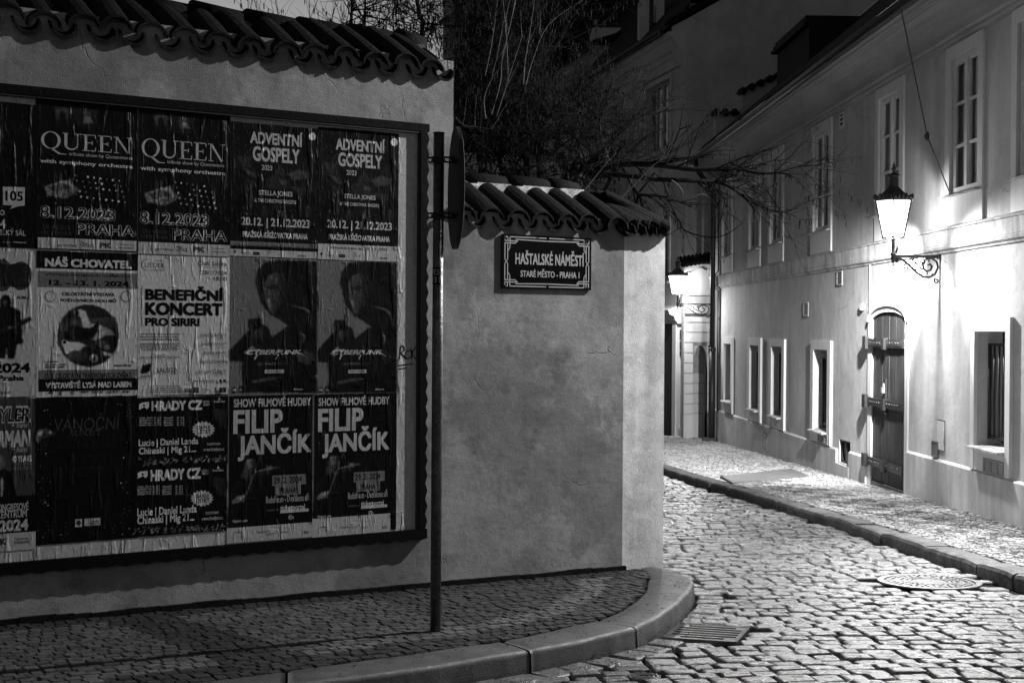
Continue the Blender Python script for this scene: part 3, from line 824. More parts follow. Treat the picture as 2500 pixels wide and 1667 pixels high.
# --- row 1
p = Poster('poster', 'black poster with a pale speech bubble reading 105, cut off by the picture edge', (-260, 226), (86, 606), 'black', z1, PG)
p.P([(18, 1192), (158, 1195), (158, 1312), (118, 1316), (62, 1335), (82, 1312), (20, 1308)], 'light', 'panel')
p.T('105', 34, 1216, 146, 1286, 'black', 0.03); p.T('VELKÝ SÁL', -30, 1455, 164, 1506, 'light', 0.015)
p.T('4', 2, 1395, 36, 1460, 'light', 0.03); p.T('GO', -30, 1338, 30, 1376, 'light', 0.03)
p.T('LETOPRVKY', 14, 1541, 72, 1553, 'mid'); p.T('ticketportal', 84, 1538, 166, 1556, 'light')
p.E(-10, 860, 40, 60, 'dim'); p.P([(5, 660), (15, 655), (22, 800), (14, 1100), (6, 1000)], 'dark'); p.done()
def stage(p, dx, dy, k=1.0):
    """stage and stadium lights as soft blocks"""
    X = lambda x: dx + x * k
    Y = lambda y: dy + y * k
    p.P([(X(120), Y(0)), (X(400), Y(20)), (X(380), Y(140)), (X(130), Y(130))], 'dark')
    p.P([(X(130), Y(20)), (X(190), Y(10)), (X(250), Y(40)), (X(190), Y(110)), (X(140), Y(100))], 'dim')
    p.P([(X(300), Y(30)), (X(355), Y(35)), (X(360), Y(110)), (X(300), Y(105))], 'dim')
    for cx, cy in ((170, 55), (228, 70)): p.E(X(cx), Y(cy), 20 * k, 24 * k, 'black'); p.P([(X(cx - 34), Y(140)), (X(cx - 26), Y(cy + 20)), (X(cx + 24), Y(cy + 18)), (X(cx + 38), Y(140))], 'black')
    p.P([(X(305), Y(110)), (X(318), Y(62)), (X(352), Y(66)), (X(378), Y(110))], 'mid'); p.E(X(333), Y(48), 13 * k, 17 * k, 'dim')
for (lab, p0, p1, ox, oy, kx_, tl) in (
        ('black concert poster with a large serif title, left of its pair', (87, 240), (335, 616), 0, 0, 1.0, (258, 836, 848, 986)),
        ('black concert poster with a large serif title, right of its pair', (338, 262), (561, 628), 642, 42, 0.92, (900, 882, 1442, 1036))):
    p = Poster('poster', lab, p0, p1, 'black', z1, PG)
    stage(p, 228 + ox, 680 + oy, kx_)
    p.SW('QUEEN', *tl, 'light')
    if ox == 0:
        p.T('tribute show by Queenmania', 440, 970, 845, 1028, 'light', 0.012); p.T('with symphony orchestra', 255, 1012, 848, 1084, 'white', 0.02)
        p.OT('8.12.2023', 256, 1310, 738, 1412, 'light'); p.OT('PRAHA', 486, 1424, 862, 1512, 'light')
        p.T('DIVADLO', 274, 1434, 444, 1468, 'dim', 0.0); p.T('HYBERNIA', 262, 1470, 458, 1504, 'dim', 0.0)
        pts = [(282, 1226), (520, 1216), (462, 1148)]; ly = 1120
    else:
        p.T('tribute show by Queenmania', 1066, 1020, 1436, 1076, 'light', 0.012); p.T('with symphony orchestra', 895, 1058, 1440, 1128, 'white', 0.02)
        p.OT('8.12.2023', 892, 1346, 1334, 1448, 'light'); p.OT('PRAHA', 1100, 1458, 1450, 1546, 'light')
        p.T('DIVADLO', 908, 1462, 1068, 1494, 'dim', 0.0); p.T('HYBERNIA', 898, 1496, 1076, 1528, 'dim', 0.0)
        pts = None
    b = 0 if ox == 0 else 638; by = 0 if ox == 0 else 44
    p.P([(280 + b, 1190 + by), (400 + b, 1150 + by), (470 + b, 1180 + by), (522 + b, 1215 + by), (420 + b, 1270 + by), (300 + b, 1250 + by)], 'mid')
    p.P([(398 + b, 1160 + by), (450 + b, 1138 + by), (462 + b, 1195 + by)], 'light')
    p.P([(300 + b, 1195 + by), (400 + b, 1165 + by), (450 + b, 1200 + by), (340 + b, 1225 + by)], 'dim')
    for i in range(46): p.E(300 + b + rnd(0, 190), 1205 + by + rnd(0, 55), 3, 3, random.choice(('light', 'dim', 'dark')), n=5)
    for r in range(5):
        for c in range(8 if ox == 0 else 7):
            if random.random() < 0.25: continue
            x = 480 + b + c * 40 * kx_ + r * 9; y = 1120 + by + r * 34 + c * 5
            if x < 860 + b * 0.94: p.E(x, y, rnd(4, 9), rnd(4, 9), random.choice(('white', 'light', 'mid')), n=7)
    # sponsor strip in raw photo pixels
    p.zf = z3
    if ox == 0:
        p.B(320, 102, 1160, 222, 'light', 'panel'); q = 0; r = 0
    else:
        p.B(1176, 140, 1955, 268, 'light', 'panel'); q = 845; r = 34
    p.P([(342 + q, 152 + r), (375 + q, 134 + r), (402 + q, 122 + r), (432 + q, 134 + r), (462 + q, 140 + r), (460 + q, 176 + r), (372 + q, 188 + r)], 'black')
    p.T('ZAP', 372 + q, 146 + r, 446 + q, 176 + r, 'light', 0.03); p.T('promo', 486 + q * 0.985, 162 + r, 652 + q * 0.97, 194 + r, 'dark', 0.012)
    p.T('ŽP.cz', 692 + q * 0.95, 138 + r, 780 + q * 0.96, 190 + r, 'dim'); p.T('PK', 846 + q * 0.94, 148 + r, 946 + q * 0.94, 198 + r, 'dim', 0.06)
    p.T('ticketportal', 1006 + q * 0.935, 184 + r, 1126 + q * 0.925, 206 + r, 'dim', 0.01); p.T('Ticketstream', 1006 + q * .935, 156 + r, 1126 + q * .925, 172 + r, 'mid')
    p.done()
for i, (lab, p0, p1) in enumerate((
        ('dark gospel concert poster with condensed capitals, left of its pair', (561, 296), (776, 633)),
        ('dark gospel concert poster with condensed capitals, right of its pair', (777, 309), (972, 641)))):
    p = Poster('poster', lab, p0, p1, 'black', z2, PG)
    X = (lambda x: x) if i == 0 else (lambda x: 836 + (x - 290) * (1148 - 836) / (622 - 290))
    D = 0 if i == 0 else 40
    # flowing flag-like bands and a seated singer, kept generic
    p.P([(X(205), 990 + D), (X(290), 1010 + D), (X(330), 1100 + D), (X(330), 1150 + D), (X(250), 1080 + D)], 'dark'); p.P([(X(262), 1080 + D), (X(330), 1105 + D), (X(336), 1150 + D), (X(270), 1110 + D)], 'dim')
    p.P([(X(530), 1110 + D), (X(600), 1080 + D), (X(672), 1100 + D), (X(672), 1140 + D), (X(560), 1150 + D)], 'dim'); p.P([(X(540), 1190 + D), (X(660), 1200 + D), (X(650), 1245 + D), (X(590), 1240 + D)], 'dark')
    p.P([(X(258), 1140 + D), (X(320), 1155 + D), (X(332), 1190 + D), (X(300), 1190 + D)], 'dark')
    p.E(X(478), 1110 + D, 34, 44, 'dark'); p.P([(X(372), 1200 + D), (X(410), 1130 + D), (X(452), 1120 + D), (X(530), 1170 + D), (X(536), 1210 + D)], 'dark'); p.E(X(505), 1165 + D, 26, 18, 'dim')
    for k in range(8): p.E(X(262 + (k * 37) % 50), 930 + D + k * 14, 6, 6, 'dim', n=5)
    p.T('ADVENTNÍ', X(290), 818 + D * 1.1, X(622), 942 + D, 'light', 0.035); p.T('GOSPELY', X(306), 930 + D, X(604), 1050 + D * .8, 'light', 0.035)
    p.T('2023', X(362), 1052 + D * .8, X(430), 1090 + D * .8, 'light', 0.02)
    p.T('STELLA JONES', X(345), 1212 + D * .6, X(560), 1266 + D * .5, 'light', 0.025); p.T('& THE CHRISTMAS SINGERS', X(318), 1264 + D * .6, X(582), 1304 + D * .5, 'light', 0.02)
    for k, cx in enumerate((380, 490, 660, 250)): p.E(X(cx), 1325 + D * .6, 10, 12, 'dim'); p.P([(X(cx - 22), 1385 + D * .5), (X(cx - 16), 1340 + D * .5), (X(cx + 16), 1340 + D * .5), (X(cx + 22), 1385 + D * .5)], 'dim' if k == 1 else 'dark')
    p.T('20.12. | 21.12.2023', X(232), 1382 + D * .45, X(670), 1472 + D * .4, 'light', 0.03); p.T('PRAŽSKÁ KŘIŽOVATKA PRAHA', X(242), 1462 + D * .45, X(656), 1530 + D * .4, 'white', 0.03)
    p.E(X(686), 872 + D * .9, 22, 25, 'light', 'panel')
    p.zf = z4
    if i == 0:
        p.B(78, 132, 820, 200, 'mid', 'panel'); p.B(78, 200, 820, 285, 'light', 'panel')
        p.T('VČASNÝ NÁKUP = VÝHODNÁ CENA – DO 30.6.2023', 102, 152, 794, 214, 'black', 0.02); a = 0; b = 0
    else:
        p.B(824, 155, 1505, 312, 'light', 'panel'); p.T('Výhodná cena do 30. 11. 2023', 922, 176, 1412, 226, 'black', 0.025); a = 735; b = 20
    p.P([(105 + a, 222 + b), (120 + a, 210 + b), (130 + a, 222 + b), (118 + a, 240 + b)], 'black', 'panel'); p.T('ticketportal', 164 + a, 228 + b, 240 + a * .98, 244 + b, 'dim')
    p.B(270 + a * .99, 226 + b, 326 + a * .99, 256 + b, 'black', 'panel'); p.T('RENGL', 276 + a * .99, 236 + b, 320 + a * .99, 248 + b, 'mid')
    p.T('BREZ KONCERT', 656 + a * .95, 252 + b, 726 + a * .94, 270 + b, 'dim'); p.done()

# --- row 2
p = Poster('poster', 'pale poster of a guitarist in black under a fat rounded title', (-260, 604), (92, 972), 'light', z3, PG)
p.E(20, 425, 90, 140, 'dim', 'panel', 26, 0, 0.04); p.E(180, 430, 92, 125, 'dim', 'panel', 26, 0, 0.04); p.E(160, 430, 40, 60, 'dark', 'panel')
p.T('BE', -80, 320, 240, 530, 'dark', 0.09)
p.T('/UK/', 142, 600, 248, 628, 'black', 0.03); p.E(45, 655, 46, 60, 'black'); p.E(45, 665, 22, 32, 'dim')
p.P([(-60, 1000), (-40, 720), (10, 690), (90, 690), (170, 730), (192, 1000), (140, 1010), (120, 1130), (70, 1130), (55, 1010), (40, 1130), (-30, 1130)], 'black')
p.P([(-40, 900), (60, 860), (260, 780), (272, 800), (190, 850), (40, 910), (-40, 940)], 'dark'); p.E(95, 870, 26, 16, 'mid')
p.T('2024', -60, 1172, 258, 1252, 'black', 0.04); p.T('Praha', -20, 1276, 206, 1320, 'black', 0.04)
p.T('BREZ KONCERT', 8, 1414, 90, 1434, 'dim'); p.done()

p = Poster('poster', 'pale small animal show poster with a round picture of poultry and a rabbit', (89, 611), (338, 968), 'white', z3, PG)
p.B(310, 214, 1175, 388, 'black', 'panel'); p.T('NÁŠ CHOVATEL', 382, 262, 1120, 372, 'white', 0.05)
p.B(322, 388, 1175, 542, 'mid', 'panel'); p.T('VÝSTAVA DROBNÉHO ZVÍŘECTVA', 388, 402, 1112, 446, 'black', 0.035); p.T('12. - 13. 1. 2024', 416, 462, 1094, 524, 'black', 0.045)
p.T('CELOSTÁTNÍ VÝSTAVA', 528, 560, 976, 606, 'black', 0.035); p.T('POŠTOVNÍCH HOLUBŮ', 516, 614, 988, 658, 'black', 0.035)
for cx in (428, 1072):
    p.E(cx, 605, 46, 48, 'mid', 'panel'); p.E(cx, 605, 38, 40, 'white', 'panel'); p.P([(cx - 30, 622), (cx - 6, 590), (cx + 6, 560), (cx + 20, 590), (cx + 34, 600), (cx + 6, 630)], 'mid')
p.E(750, 938, 260, 262, 'dark', 'picture', 40)
p.P([(500, 860), (620, 800), (980, 780), (1005, 880), (760, 900), (505, 900)], 'dim')
# goose
p.P([(632, 745), (655, 720), (690, 712), (730, 730), (750, 780), (770, 830), (860, 850), (950, 890), (1000, 940), (900, 940), (820, 985), (740, 960), (700, 860), (690, 790), (668, 765)], 'light'); p.P([(630, 748), (662, 725), (672, 752), (640, 770)], 'black')
p.P([(595, 870), (625, 845), (690, 870), (770, 880), (840, 820), (830, 900), (780, 965), (690, 975), (620, 940)], 'black')
p.E(565, 950, 18, 40, 'black')
# rabbit
p.P([(525, 985), (548, 968), (580, 985), (690, 995), (760, 1030), (770, 1075), (690, 1090), (560, 1098), (535, 1040)], 'white'); p.E(550, 992, 15, 14, 'black'); p.P([(690, 1060), (735, 1020), (775, 1040), (760, 1110), (700, 1090)], 'dark')
p.E(870, 1010, 60, 30, 'dim'); p.E(910, 1040, 30, 24, 'mid'); p.P([(870, 1070), (985, 1095), (960, 1115), (890, 1110)], 'light')
p.E(660, 1110, 90, 46, 'dim', rough=0.06); p.E(800, 1130, 40, 36, 'light'); p.E(800, 1138, 20, 18, 'dim')
p.T('OTEVŘENO:', 386, 1150, 492, 1166, 'black', 0.04); p.T('PÁ 10:00 - 18:00', 386, 1174, 558, 1190, 'black', 0.04); p.T('SO 9:00 - 16:00', 386, 1196, 548, 1212, 'black', 0.04)
p.T('www.vll.cz', 968, 1178, 1116, 1200, 'black', 0.035)
p.B(330, 1232, 1175, 1312, 'mid', 'panel'); p.T('13. 1. CELOSTÁTNÍ TRH DROBNÝCH ZVÍŘAT', 384, 1244, 1116, 1296, 'black', 0.035)
p.B(330, 1308, 1175, 1398, 'black', 'panel'); p.T('VÝSTAVIŠTĚ LYSÁ NAD LABEM', 388, 1322, 1118, 1376, 'white', 0.045)
for t_, a, b in (('Region', 692, 750), ('RADIOHOUSE', 780, 878), ('AGROSPORT', 908, 1020), ('PP', 1046, 1106)): p.T(t_, a, 1406, b, 1426, 'dim', 0.03)
p.P([(408, 1430), (434, 1404), (460, 1430)], 'dim'); p.B(506, 1408, 526, 1446, 'dim', 'panel'); p.E(612, 1424, 16, 18, 'mid'); p.done()

p = Poster('poster', 'pale benefit concert poster with a heavy black three line title', (337, 620), (560, 966), 'white', z3, PG)
p.E(1262, 336, 62, 50, 'mid', 'panel'); p.E(1270, 336, 60, 47, 'white', 'panel'); p.T('LIEDER', 1232, 318, 1402, 362, 'dim', 0.0); p.T('PRAGUE', 1320, 296, 1398, 306, 'mid', 0); p.T('COMPANY', 1280, 374, 1402, 390, 'mid', 0)
p.T('Club Salsita', 1684, 302, 1930, 348, 'dark', 0.0); p.T('28/1/2024', 1716, 384, 1930, 424, 'dark', 0.0); p.T('18.00', 1822, 436, 1930, 474, 'dark', 0.0); p.T('Sokolská 25, Praha 5', 1688, 350, 1930, 366, 'mid', 0)
p.T('BENEFIČNÍ', 1236, 508, 1900, 648, 'black', 0.05); p.T('KONCERT', 1236, 652, 1894, 772, 'black', 0.05); p.T('PRO SIRIRI', 1236, 784, 1698, 860, 'black', 0.045)
a, b = p.q((1198, 856)); c, d = p.q((1216, 524)); v, f = glyphs('Benefit Concert for SIRIRI', 0.0, 0.0)[:2]; yy = p.y()
p.get('lettering', 'dim').add([(a + (c - a) * (1 - v_), yy, b + (d - b) * u_) for u_, v_ in v], f)
p.fine(1192, 920, 1530, 985, 3, 'mid'); p.fine(1192, 1002, 1530, 1066, 3, 'mid'); p.T('Jana Trojanová & Milan Lukáš Šnajdr', 1192, 1108, 1530, 1130, 'dim', 0.01)
for t_, x, y in (('Irena TROUPOVÁ', 1704, 914), ('Jana HROCHOVÁ', 1708, 992), ('Roman JANÁL', 1738, 1068), ('Vojtěch ŠEMBERA', 1690, 1144), ('Bohumír STEHLÍK', 1686, 1222)):
    p.T(t_, x, y - 6, 1924, y + 34, 'black', 0.0); p.T('soprán' if y < 950 else 'baryton', 1850, y + 38, 1924, y + 52, 'mid', 0)
p.P([(1196, 1250), (1214, 1196), (1284, 1178), (1272, 1230), (1240, 1258), (1206, 1258)], 'black'); p.T('SIRIRI', 1192, 1274, 1280, 1292, 'dark', 0.0)
p.T('SALSITA', 1330, 1212, 1510, 1252, 'dark', 0.01); p.T('software', 1444, 1256, 1508, 1268, 'mid', 0); p.T('www.liedercompany.cz', 1640, 1312, 1846, 1334, 'dim', 0)
p.E(1874, 1322, 12, 12, 'black'); p.E(1908, 1322, 12, 12, 'dark'); p.fine(1276, 1362, 1536, 1428, 4, 'mid')
p.T('BOOM', 1566, 1386, 1628, 1402, 'black', 0.05); p.T('events', 1566, 1404, 1628, 1418, 'black', 0.03); p.B(1642, 1376, 1688, 1424, 'dim', 'panel'); p.B(1864, 1380, 1920, 1420, 'black', 'panel'); p.E(1892, 1400, 10, 10, 'mid'); p.T('STAR', 1812, 1406, 1850, 1418, 'dark', 0.02); p.P([(1826, 1400), (1822, 1376), (1838, 1384), (1834, 1404)], 'dark')
p.fine(1706, 1390, 1790, 1412, 2, 'mid'); p.done()

for i, (lab, p0, p1) in enumerate((
        ('grey video game poster with dark figures, left of its pair in the middle row', (562, 627), (775, 962)),
        ('grey video game poster with dark figures, right of its pair in the middle row', (777, 636), (968, 955)))):
    p = Poster('poster', lab, p0, p1, 'mid', z4, PG)
    X = (lambda x: x) if i == 0 else (lambda x: 828 + (x - 90) * (1490 - 828) / (812 - 90))
    D = 0 if i == 0 else 8
    # generic dark shapes only: no character likeness
    p.P([(X(290), 480 + D), (X(310), 380 + D), (X(380), 315 + D), (X(470), 300 + D), (X(812), 310 + D), (X(812), 1000 + D), (X(640), 900 + D), (X(500), 800 + D), (X(420), 760 + D), (X(340), 660 + D)], 'black')
    p.P([(X(372), 620 + D), (X(366), 500 + D), (X(400), 420 + D), (X(470), 395 + D), (X(520), 470 + D), (X(510), 640 + D), (X(450), 765 + D), (X(410), 740 + D)], 'dim')
    p.P([(X(392), 640 + D), (X(412), 610 + D), (X(426), 690 + D), (X(440), 745 + D), (X(415), 735 + D)], 'mid'); p.P([(X(380), 520 + D), (X(470), 500 + D), (X(500), 520 + D), (X(470), 545 + D), (X(385), 545 + D)], 'dark'); p.P([(X(470), 395 + D), (X(540), 420 + D), (X(560), 640 + D), (X(480), 700 + D), (X(500), 560 + D)], 'dark')
    for k in range(14):
        xx = 130 + k * 52 + rnd(-20, 20); yy = rnd(310, 700); p.P([(X(xx), yy), (X(xx + 5), yy), (X(xx + 26), yy + rnd(120, 260)), (X(xx + 20), yy + rnd(120, 260))], 'dark' if k > 3 else 'mid')
    p.P([(X(78), 1060 + D), (X(190), 940 + D), (X(240), 890 + D), (X(330), 830 + D), (X(400), 870 + D), (X(430), 960 + D), (X(560), 860 + D), (X(640), 880 + D), (X(812), 960 + D), (X(812), 1420), (X(180), 1420), (X(190), 1160 + D), (X(80), 1150 + D)], 'black')
    p.P([(X(185), 1085 + D), (X(270), 1020 + D), (X(300), 1050 + D), (X(240), 1110 + D)], 'mid'); p.P([(X(280), 900 + D), (X(330), 860 + D), (X(345), 930 + D), (X(310), 985 + D), (X(288), 960 + D)], 'dim')
    p.P([(X(545), 665 + D), (X(720), 700 + D), (X(765), 735 + D), (X(760), 800 + D), (X(740), 745 + D), (X(700), 715 + D)], 'mid'); p.P([(X(670), 905 + D), (X(712), 930 + D), (X(716), 970 + D), (X(690), 1010 + D), (X(698), 950 + D)], 'mid')
    p.P([(X(260), 1320 + D), (X(400), 1290 + D), (X(520), 1290 + D), (X(518), 1306 + D), (X(270), 1345 + D)], 'dim'); p.P([(X(232), 798 + D), (X(338), 798 + D), (X(338), 880 + D), (X(232), 880 + D)], 'black')
    for k in range(16): p.P([(X(640 + rnd(0, 160)), 1040 + rnd(0, 60)), (X(650 + rnd(0, 160)), 1100 + rnd(0, 90)), (X(700 + rnd(0, 100)), 1110 + rnd(0, 90))], random.choice(('dim', 'dark')))
    a0 = 206 if i == 0 else 120
    p.T('CYBERPUNK', X(220), 1058 + D * 0.2, X(680), 1098, 'light', 0.03, 0.35)
    p.P([(X(206), 1092), (X(225), 1064), (X(330), 1052), (X(330), 1060), (X(236), 1074), (X(228), 1090)], 'light', 'lettering'); p.P([(X(300), 1096), (X(316), 1096), (X(290), 1142), (X(278), 1140)], 'light', 'lettering'); p.P([(X(480), 1096), (X(492), 1096), (X(468), 1140), (X(460), 1140)], 'light', 'lettering'); p.P([(X(640), 1062), (X(700), 1108), (X(730), 1120), (X(640), 1080)], 'light', 'lettering')
    p.T('ULTIMATE', X(308), 1168, X(468), 1188, 'mid', 0.015); p.T('EDITION', X(488), 1168, X(568), 1186, 'dim', 0.0)
    p.B(X(366), 1228, X(534), 1256, 'light', 'panel'); p.T('PRÁVĚ V PRODEJI', X(384), 1232, X(516), 1252, 'dark', 0.0)
    p.B(X(92), 1378, X(130), 1424, 'black', 'panel'); p.T('18', X(98), 1386, X(126), 1412, 'white', 0.03); p.E(X(170), 1396, 24, 26, 'black'); p.T('ČL', X(156), 1386, X(188), 1408, 'light', 0.02)
    p.T('Playman', X(634), 1386, X(696), 1404, 'light', 0.01); p.E(X(624), 1394, 7, 8, 'light'); p.done()

# --- row 3
p = Poster('poster', 'textured rock concert poster with slanted rough lettering, cut off in the bottom row', (-260, 974), (87, 1334), 'dim', z5, PG)
p.T('TYLER', -80, 176, 256, 312, 'light', 0.05, 0.12); p.T('TYLER', -72, 190, 244, 300, 'black', 0.02, 0.12); p.T('+ band', 96, 312, 240, 350, 'light', 0.0, 0.2); p.T('ERMAN', -70, 380, 254, 512, 'light', 0.05, 0.12); p.T('+ band', 96, 512, 238, 552, 'light', 0.0, 0.2)
p.T('40 YEARS', 96, 588, 262, 636, 'white', 0.03); p.T('Total Eclipse', 106, 640, 260, 668, 'mid', 0); p.T('of the Heart', 108, 672, 258, 700, 'mid', 0)
p.E(0, 640, 50, 60, 'mid'); p.P([(-60, 940), (-40, 740), (20, 700), (90, 720), (136, 930), (60, 940)], 'black'); p.P([(0, 940), (10, 740), (34, 800), (24, 940)], 'light')
p.B(-40, 930, 296, 1240, 'black', 'panel'); p.T('KONGRESOVÉ', -46, 975, 238, 1038, 'light', 0.02); p.T('CENTRUM', -30, 1050, 222, 1096, 'light', 0.02); p.T('2024', -10, 1124, 236, 1206, 'light', 0.04)
p.B(-60, 1240, 296, 1360, 'light', 'panel'); p.T('PK', -40, 1276, 54, 1328, 'dim', 0.06); p.T('ticketportal', 116, 1290, 240, 1322, 'dark', 0.02); p.T('Ticketstream', 118, 1266, 240, 1282, 'dim'); p.E(180, 1262, 22, 14, 'mid'); p.done()

p = Poster('poster', 'nearly black christmas concert poster with faint lettering and a leafy border', (87, 970), (336, 1312), 'black', z5, PG)
p.T('VÁNOČNÍ', 452, 240, 1000, 368, 'dim', 0.0, 0.1); p.T('koncert', 578, 350, 840, 416, 'dim', -0.004, 0.3)
p.T('25. PROSINCE 2023 V 16.00', 470, 448, 974, 500, 'dark', 0); p.T('DVOŘÁKOVA SÍŇ, RUDOLFINUM', 486, 486, 960, 524, 'dark', 0)
p.T('JAKUB JAN RYBA', 570, 570, 886, 608, 'dark', 0); p.T('ČESKÁ MŠE VÁNOČNÍ', 524, 606, 930, 650, 'dark', 0); p.T('JAROSLAV PELIKÁN', 580, 674, 874, 704, 'dark', 0); p.T('PASTORELY NA TEXT PAVLA TIGRIDA', 444, 694, 1006, 744, 'dark', 0)
p.B(626, 1114, 682, 1176, 'light', 'panel'); p.E(654, 1144, 20, 22, 'dim', 'panel'); p.B(702, 1110, 834, 1162, 'light', 'panel'); p.T('Klasika', 764, 1122, 822, 1138, 'dark', 0.02); p.T('Plus.cz', 764, 1140, 822, 1154, 'dark', 0.02)
for k in range(60):
    sx = random.choice((0, 1)); x = 310 + rnd(0, 110) if sx == 0 else 1000 + rnd(0, 90); y = rnd(150, 1260)
    if k % 5 == 0: x = rnd(330, 1080); y = random.choice((rnd(120, 190), rnd(1180, 1290)))
    p.E(x, y, rnd(2, 7), rnd(2, 7), random.choice(('light', 'mid', 'dim')), n=8)
def leaf(x, y, a, l, tone): 
    ca, sa = math.cos(a), math.sin(a); p.P([(x, y), (x + ca * l * .5 - sa * l * .16, y + sa * l * .5 + ca * l * .16), (x + ca * l, y + sa * l), (x + ca * l * .5 + sa * l * .16, y + sa * l * .5 - ca * l * .16)], tone)
for cx, cy, a0 in ((330, 1010, -1.2), (340, 820, -1.0), (350, 560, -1.3), (330, 700, -0.6), (440, 1240, -1.9), (540, 1260, -1.4), (760, 1270, -1.6), (900, 1270, -1.0), (1040, 1180, -2.0), (1020, 900, -1.4), (1080, 300, -1.8), (760, 140, 0.2), (560, 140, 0.0)):
    for k in range(7):
        x = cx + math.cos(a0) * k * 18; y = cy + math.sin(a0) * k * 18; leaf(x, y, a0 + (0.8 if k % 2 else -0.8), 40 - k * 2, random.choice(('dim', 'dark', 'dark')))
p.P([(300, 400), (322, 365), (380, 355), (440, 380), (468, 402), (420, 430), (360, 440), (310, 470), (296, 440)], 'dim'); p.P([(310, 395), (360, 380), (350, 420), (316, 436)], 'light'); p.E(416, 392, 12, 12, 'light'); p.E(416, 392, 5, 5, 'black'); p.P([(296, 430), (340, 445), (326, 470), (294, 472)], 'mid'); p.done()

for i, (lab, p0, p1) in enumerate((
        ('dark landscape festival poster with a starburst, upper of the two stacked', (336, 966), (556, 1131)),
        ('dark landscape festival poster with a starburst, lower of the two stacked', (327, 1133), (554, 1294)))):
    p = Poster('poster', lab, p0, p1, 'black', z5, PG); dx, dy = (0, 0) if i == 0 else (-12, 572)
    p.P([(1156 + dx, 205 + dy), (1156 + dx, 160 + dy), (1180 + dx, 146 + dy), (1240 + dx, 138 + dy), (1240 + dx, 182 + dy), (1222 + dx, 200 + dy), (1200 + dx, 180 + dy), (1186 + dx, 192 + dy)], 'white', 'panel')
    p.P([(1190 + dx, 178 + dy), (1190 + dx, 160 + dy), (1206 + dx, 160 + dy), (1206 + dx, 178 + dy)], 'black', 'panel')
    p.T('HRADY CZ', 1262 + dx, 132 + dy, 1682 + dx, 206 + dy, 'white', 0.05); p.T('LÉTO', 1690 + dx, 126 + dy, 1744 + dx, 146 + dy, 'light', 0.03); p.T('2024', 1690 + dx, 152 + dy, 1746 + dx, 170 + dy, 'light', 0.03)
    p.P([(1826 + dx, 98 + dy), (1842 + dx, 124 + dy), (1812 + dx, 124 + dy)], 'light', 'panel'); p.T('Kooperativa', 1780 + dx, 128 + dy, 1872 + dx, 146 + dy, 'light', 0.01)
    for r in range(4):
        y = 268 + r * 20 + dy
        for t_, a, b in ((('Točník - Žebrák', 'Kunětická hora', 'Švihov', 'Rožmberk n. Vltavou')[r], 1156, 1272), (('12. - 13. 7.', '19. - 20. 7.', '26. - 27. 7.', '02. - 03. 8.')[r], 1282, 1342), (('Veveří', 'Hradec n. Moravicí', 'Bouzov', 'Bezděz')[r], 1364, 1440), (('09. - 10. 8.', '16. - 17. 8.', '23. - 24. 8.', '30. - 31. 8.')[r], 1472, 1534)): p.T(t_, a + dx, y - 6, b + dx, y + 8, 'light', 0.005)
    p.T('Lucie | Daniel Landa', 1154 + dx, 452 + dy, 1648 + dx, 506 + dy, 'white', 0.03); p.T('Chinaski | Mig 21...', 1154 + dx, 520 + dy, 1630 + dx, 572 + dy, 'white', 0.03)
    n = 34; p.P([(1692 + dx + (98 if k % 2 else 82) * math.cos(2 * math.pi * k / n), 368 + dy + (70 if k % 2 else 56) * math.sin(2 * math.pi * k / n)) for k in range(n)], 'light', 'panel')
    p.T('DARUJ', 1640 + dx, 336 + dy, 1746 + dx, 370 + dy, 'black', 0.03); p.T('LÍSTKY', 1644 + dx, 362 + dy, 1754 + dx, 402 + dy, 'black', 0.03)
    p.T('TICKETSTREAM', 1720 + dx, 482 + dy, 1832 + dx, 496 + dy, 'light', 0.01); p.T('www.hradycz.cz', 1690 + dx, 522 + dy, 1866 + dx, 550 + dy, 'light', 0.0)
    p.P([(1790 + dx, 190 + dy), (1890 + dx, 210 + dy), (1895 + dx, 380 + dy), (1830 + dx, 340 + dy), (1786 + dx, 260 + dy)], 'dark')
    for k in range(90):
        f = rnd(0, 1); x = 1120 + 770 * f + dx; y = 640 - 30 * f + rnd(-26, 22) * (1.3 if f < 0.2 else 1) + dy
        for a in range(3):
            t = a * math.pi / 3 + k; r = rnd(6, 15); p.P([(x - r * math.cos(t) - 1, y - r * math.sin(t)), (x - r * math.cos(t) + 1.5, y - r * math.sin(t) + 1.5), (x + r * math.cos(t) + 1.5, y + r * math.sin(t) + 1.5), (x + r * math.cos(t) - 1, y + r * math.sin(t))], random.choice(('light', 'mid', 'mid')))
    for k in range(26): p.E(1570 + rnd(-30, 60) + dx, rnd(266, 350) + dy, 2.5, 2.5, 'mid', n=5)
    p.done()

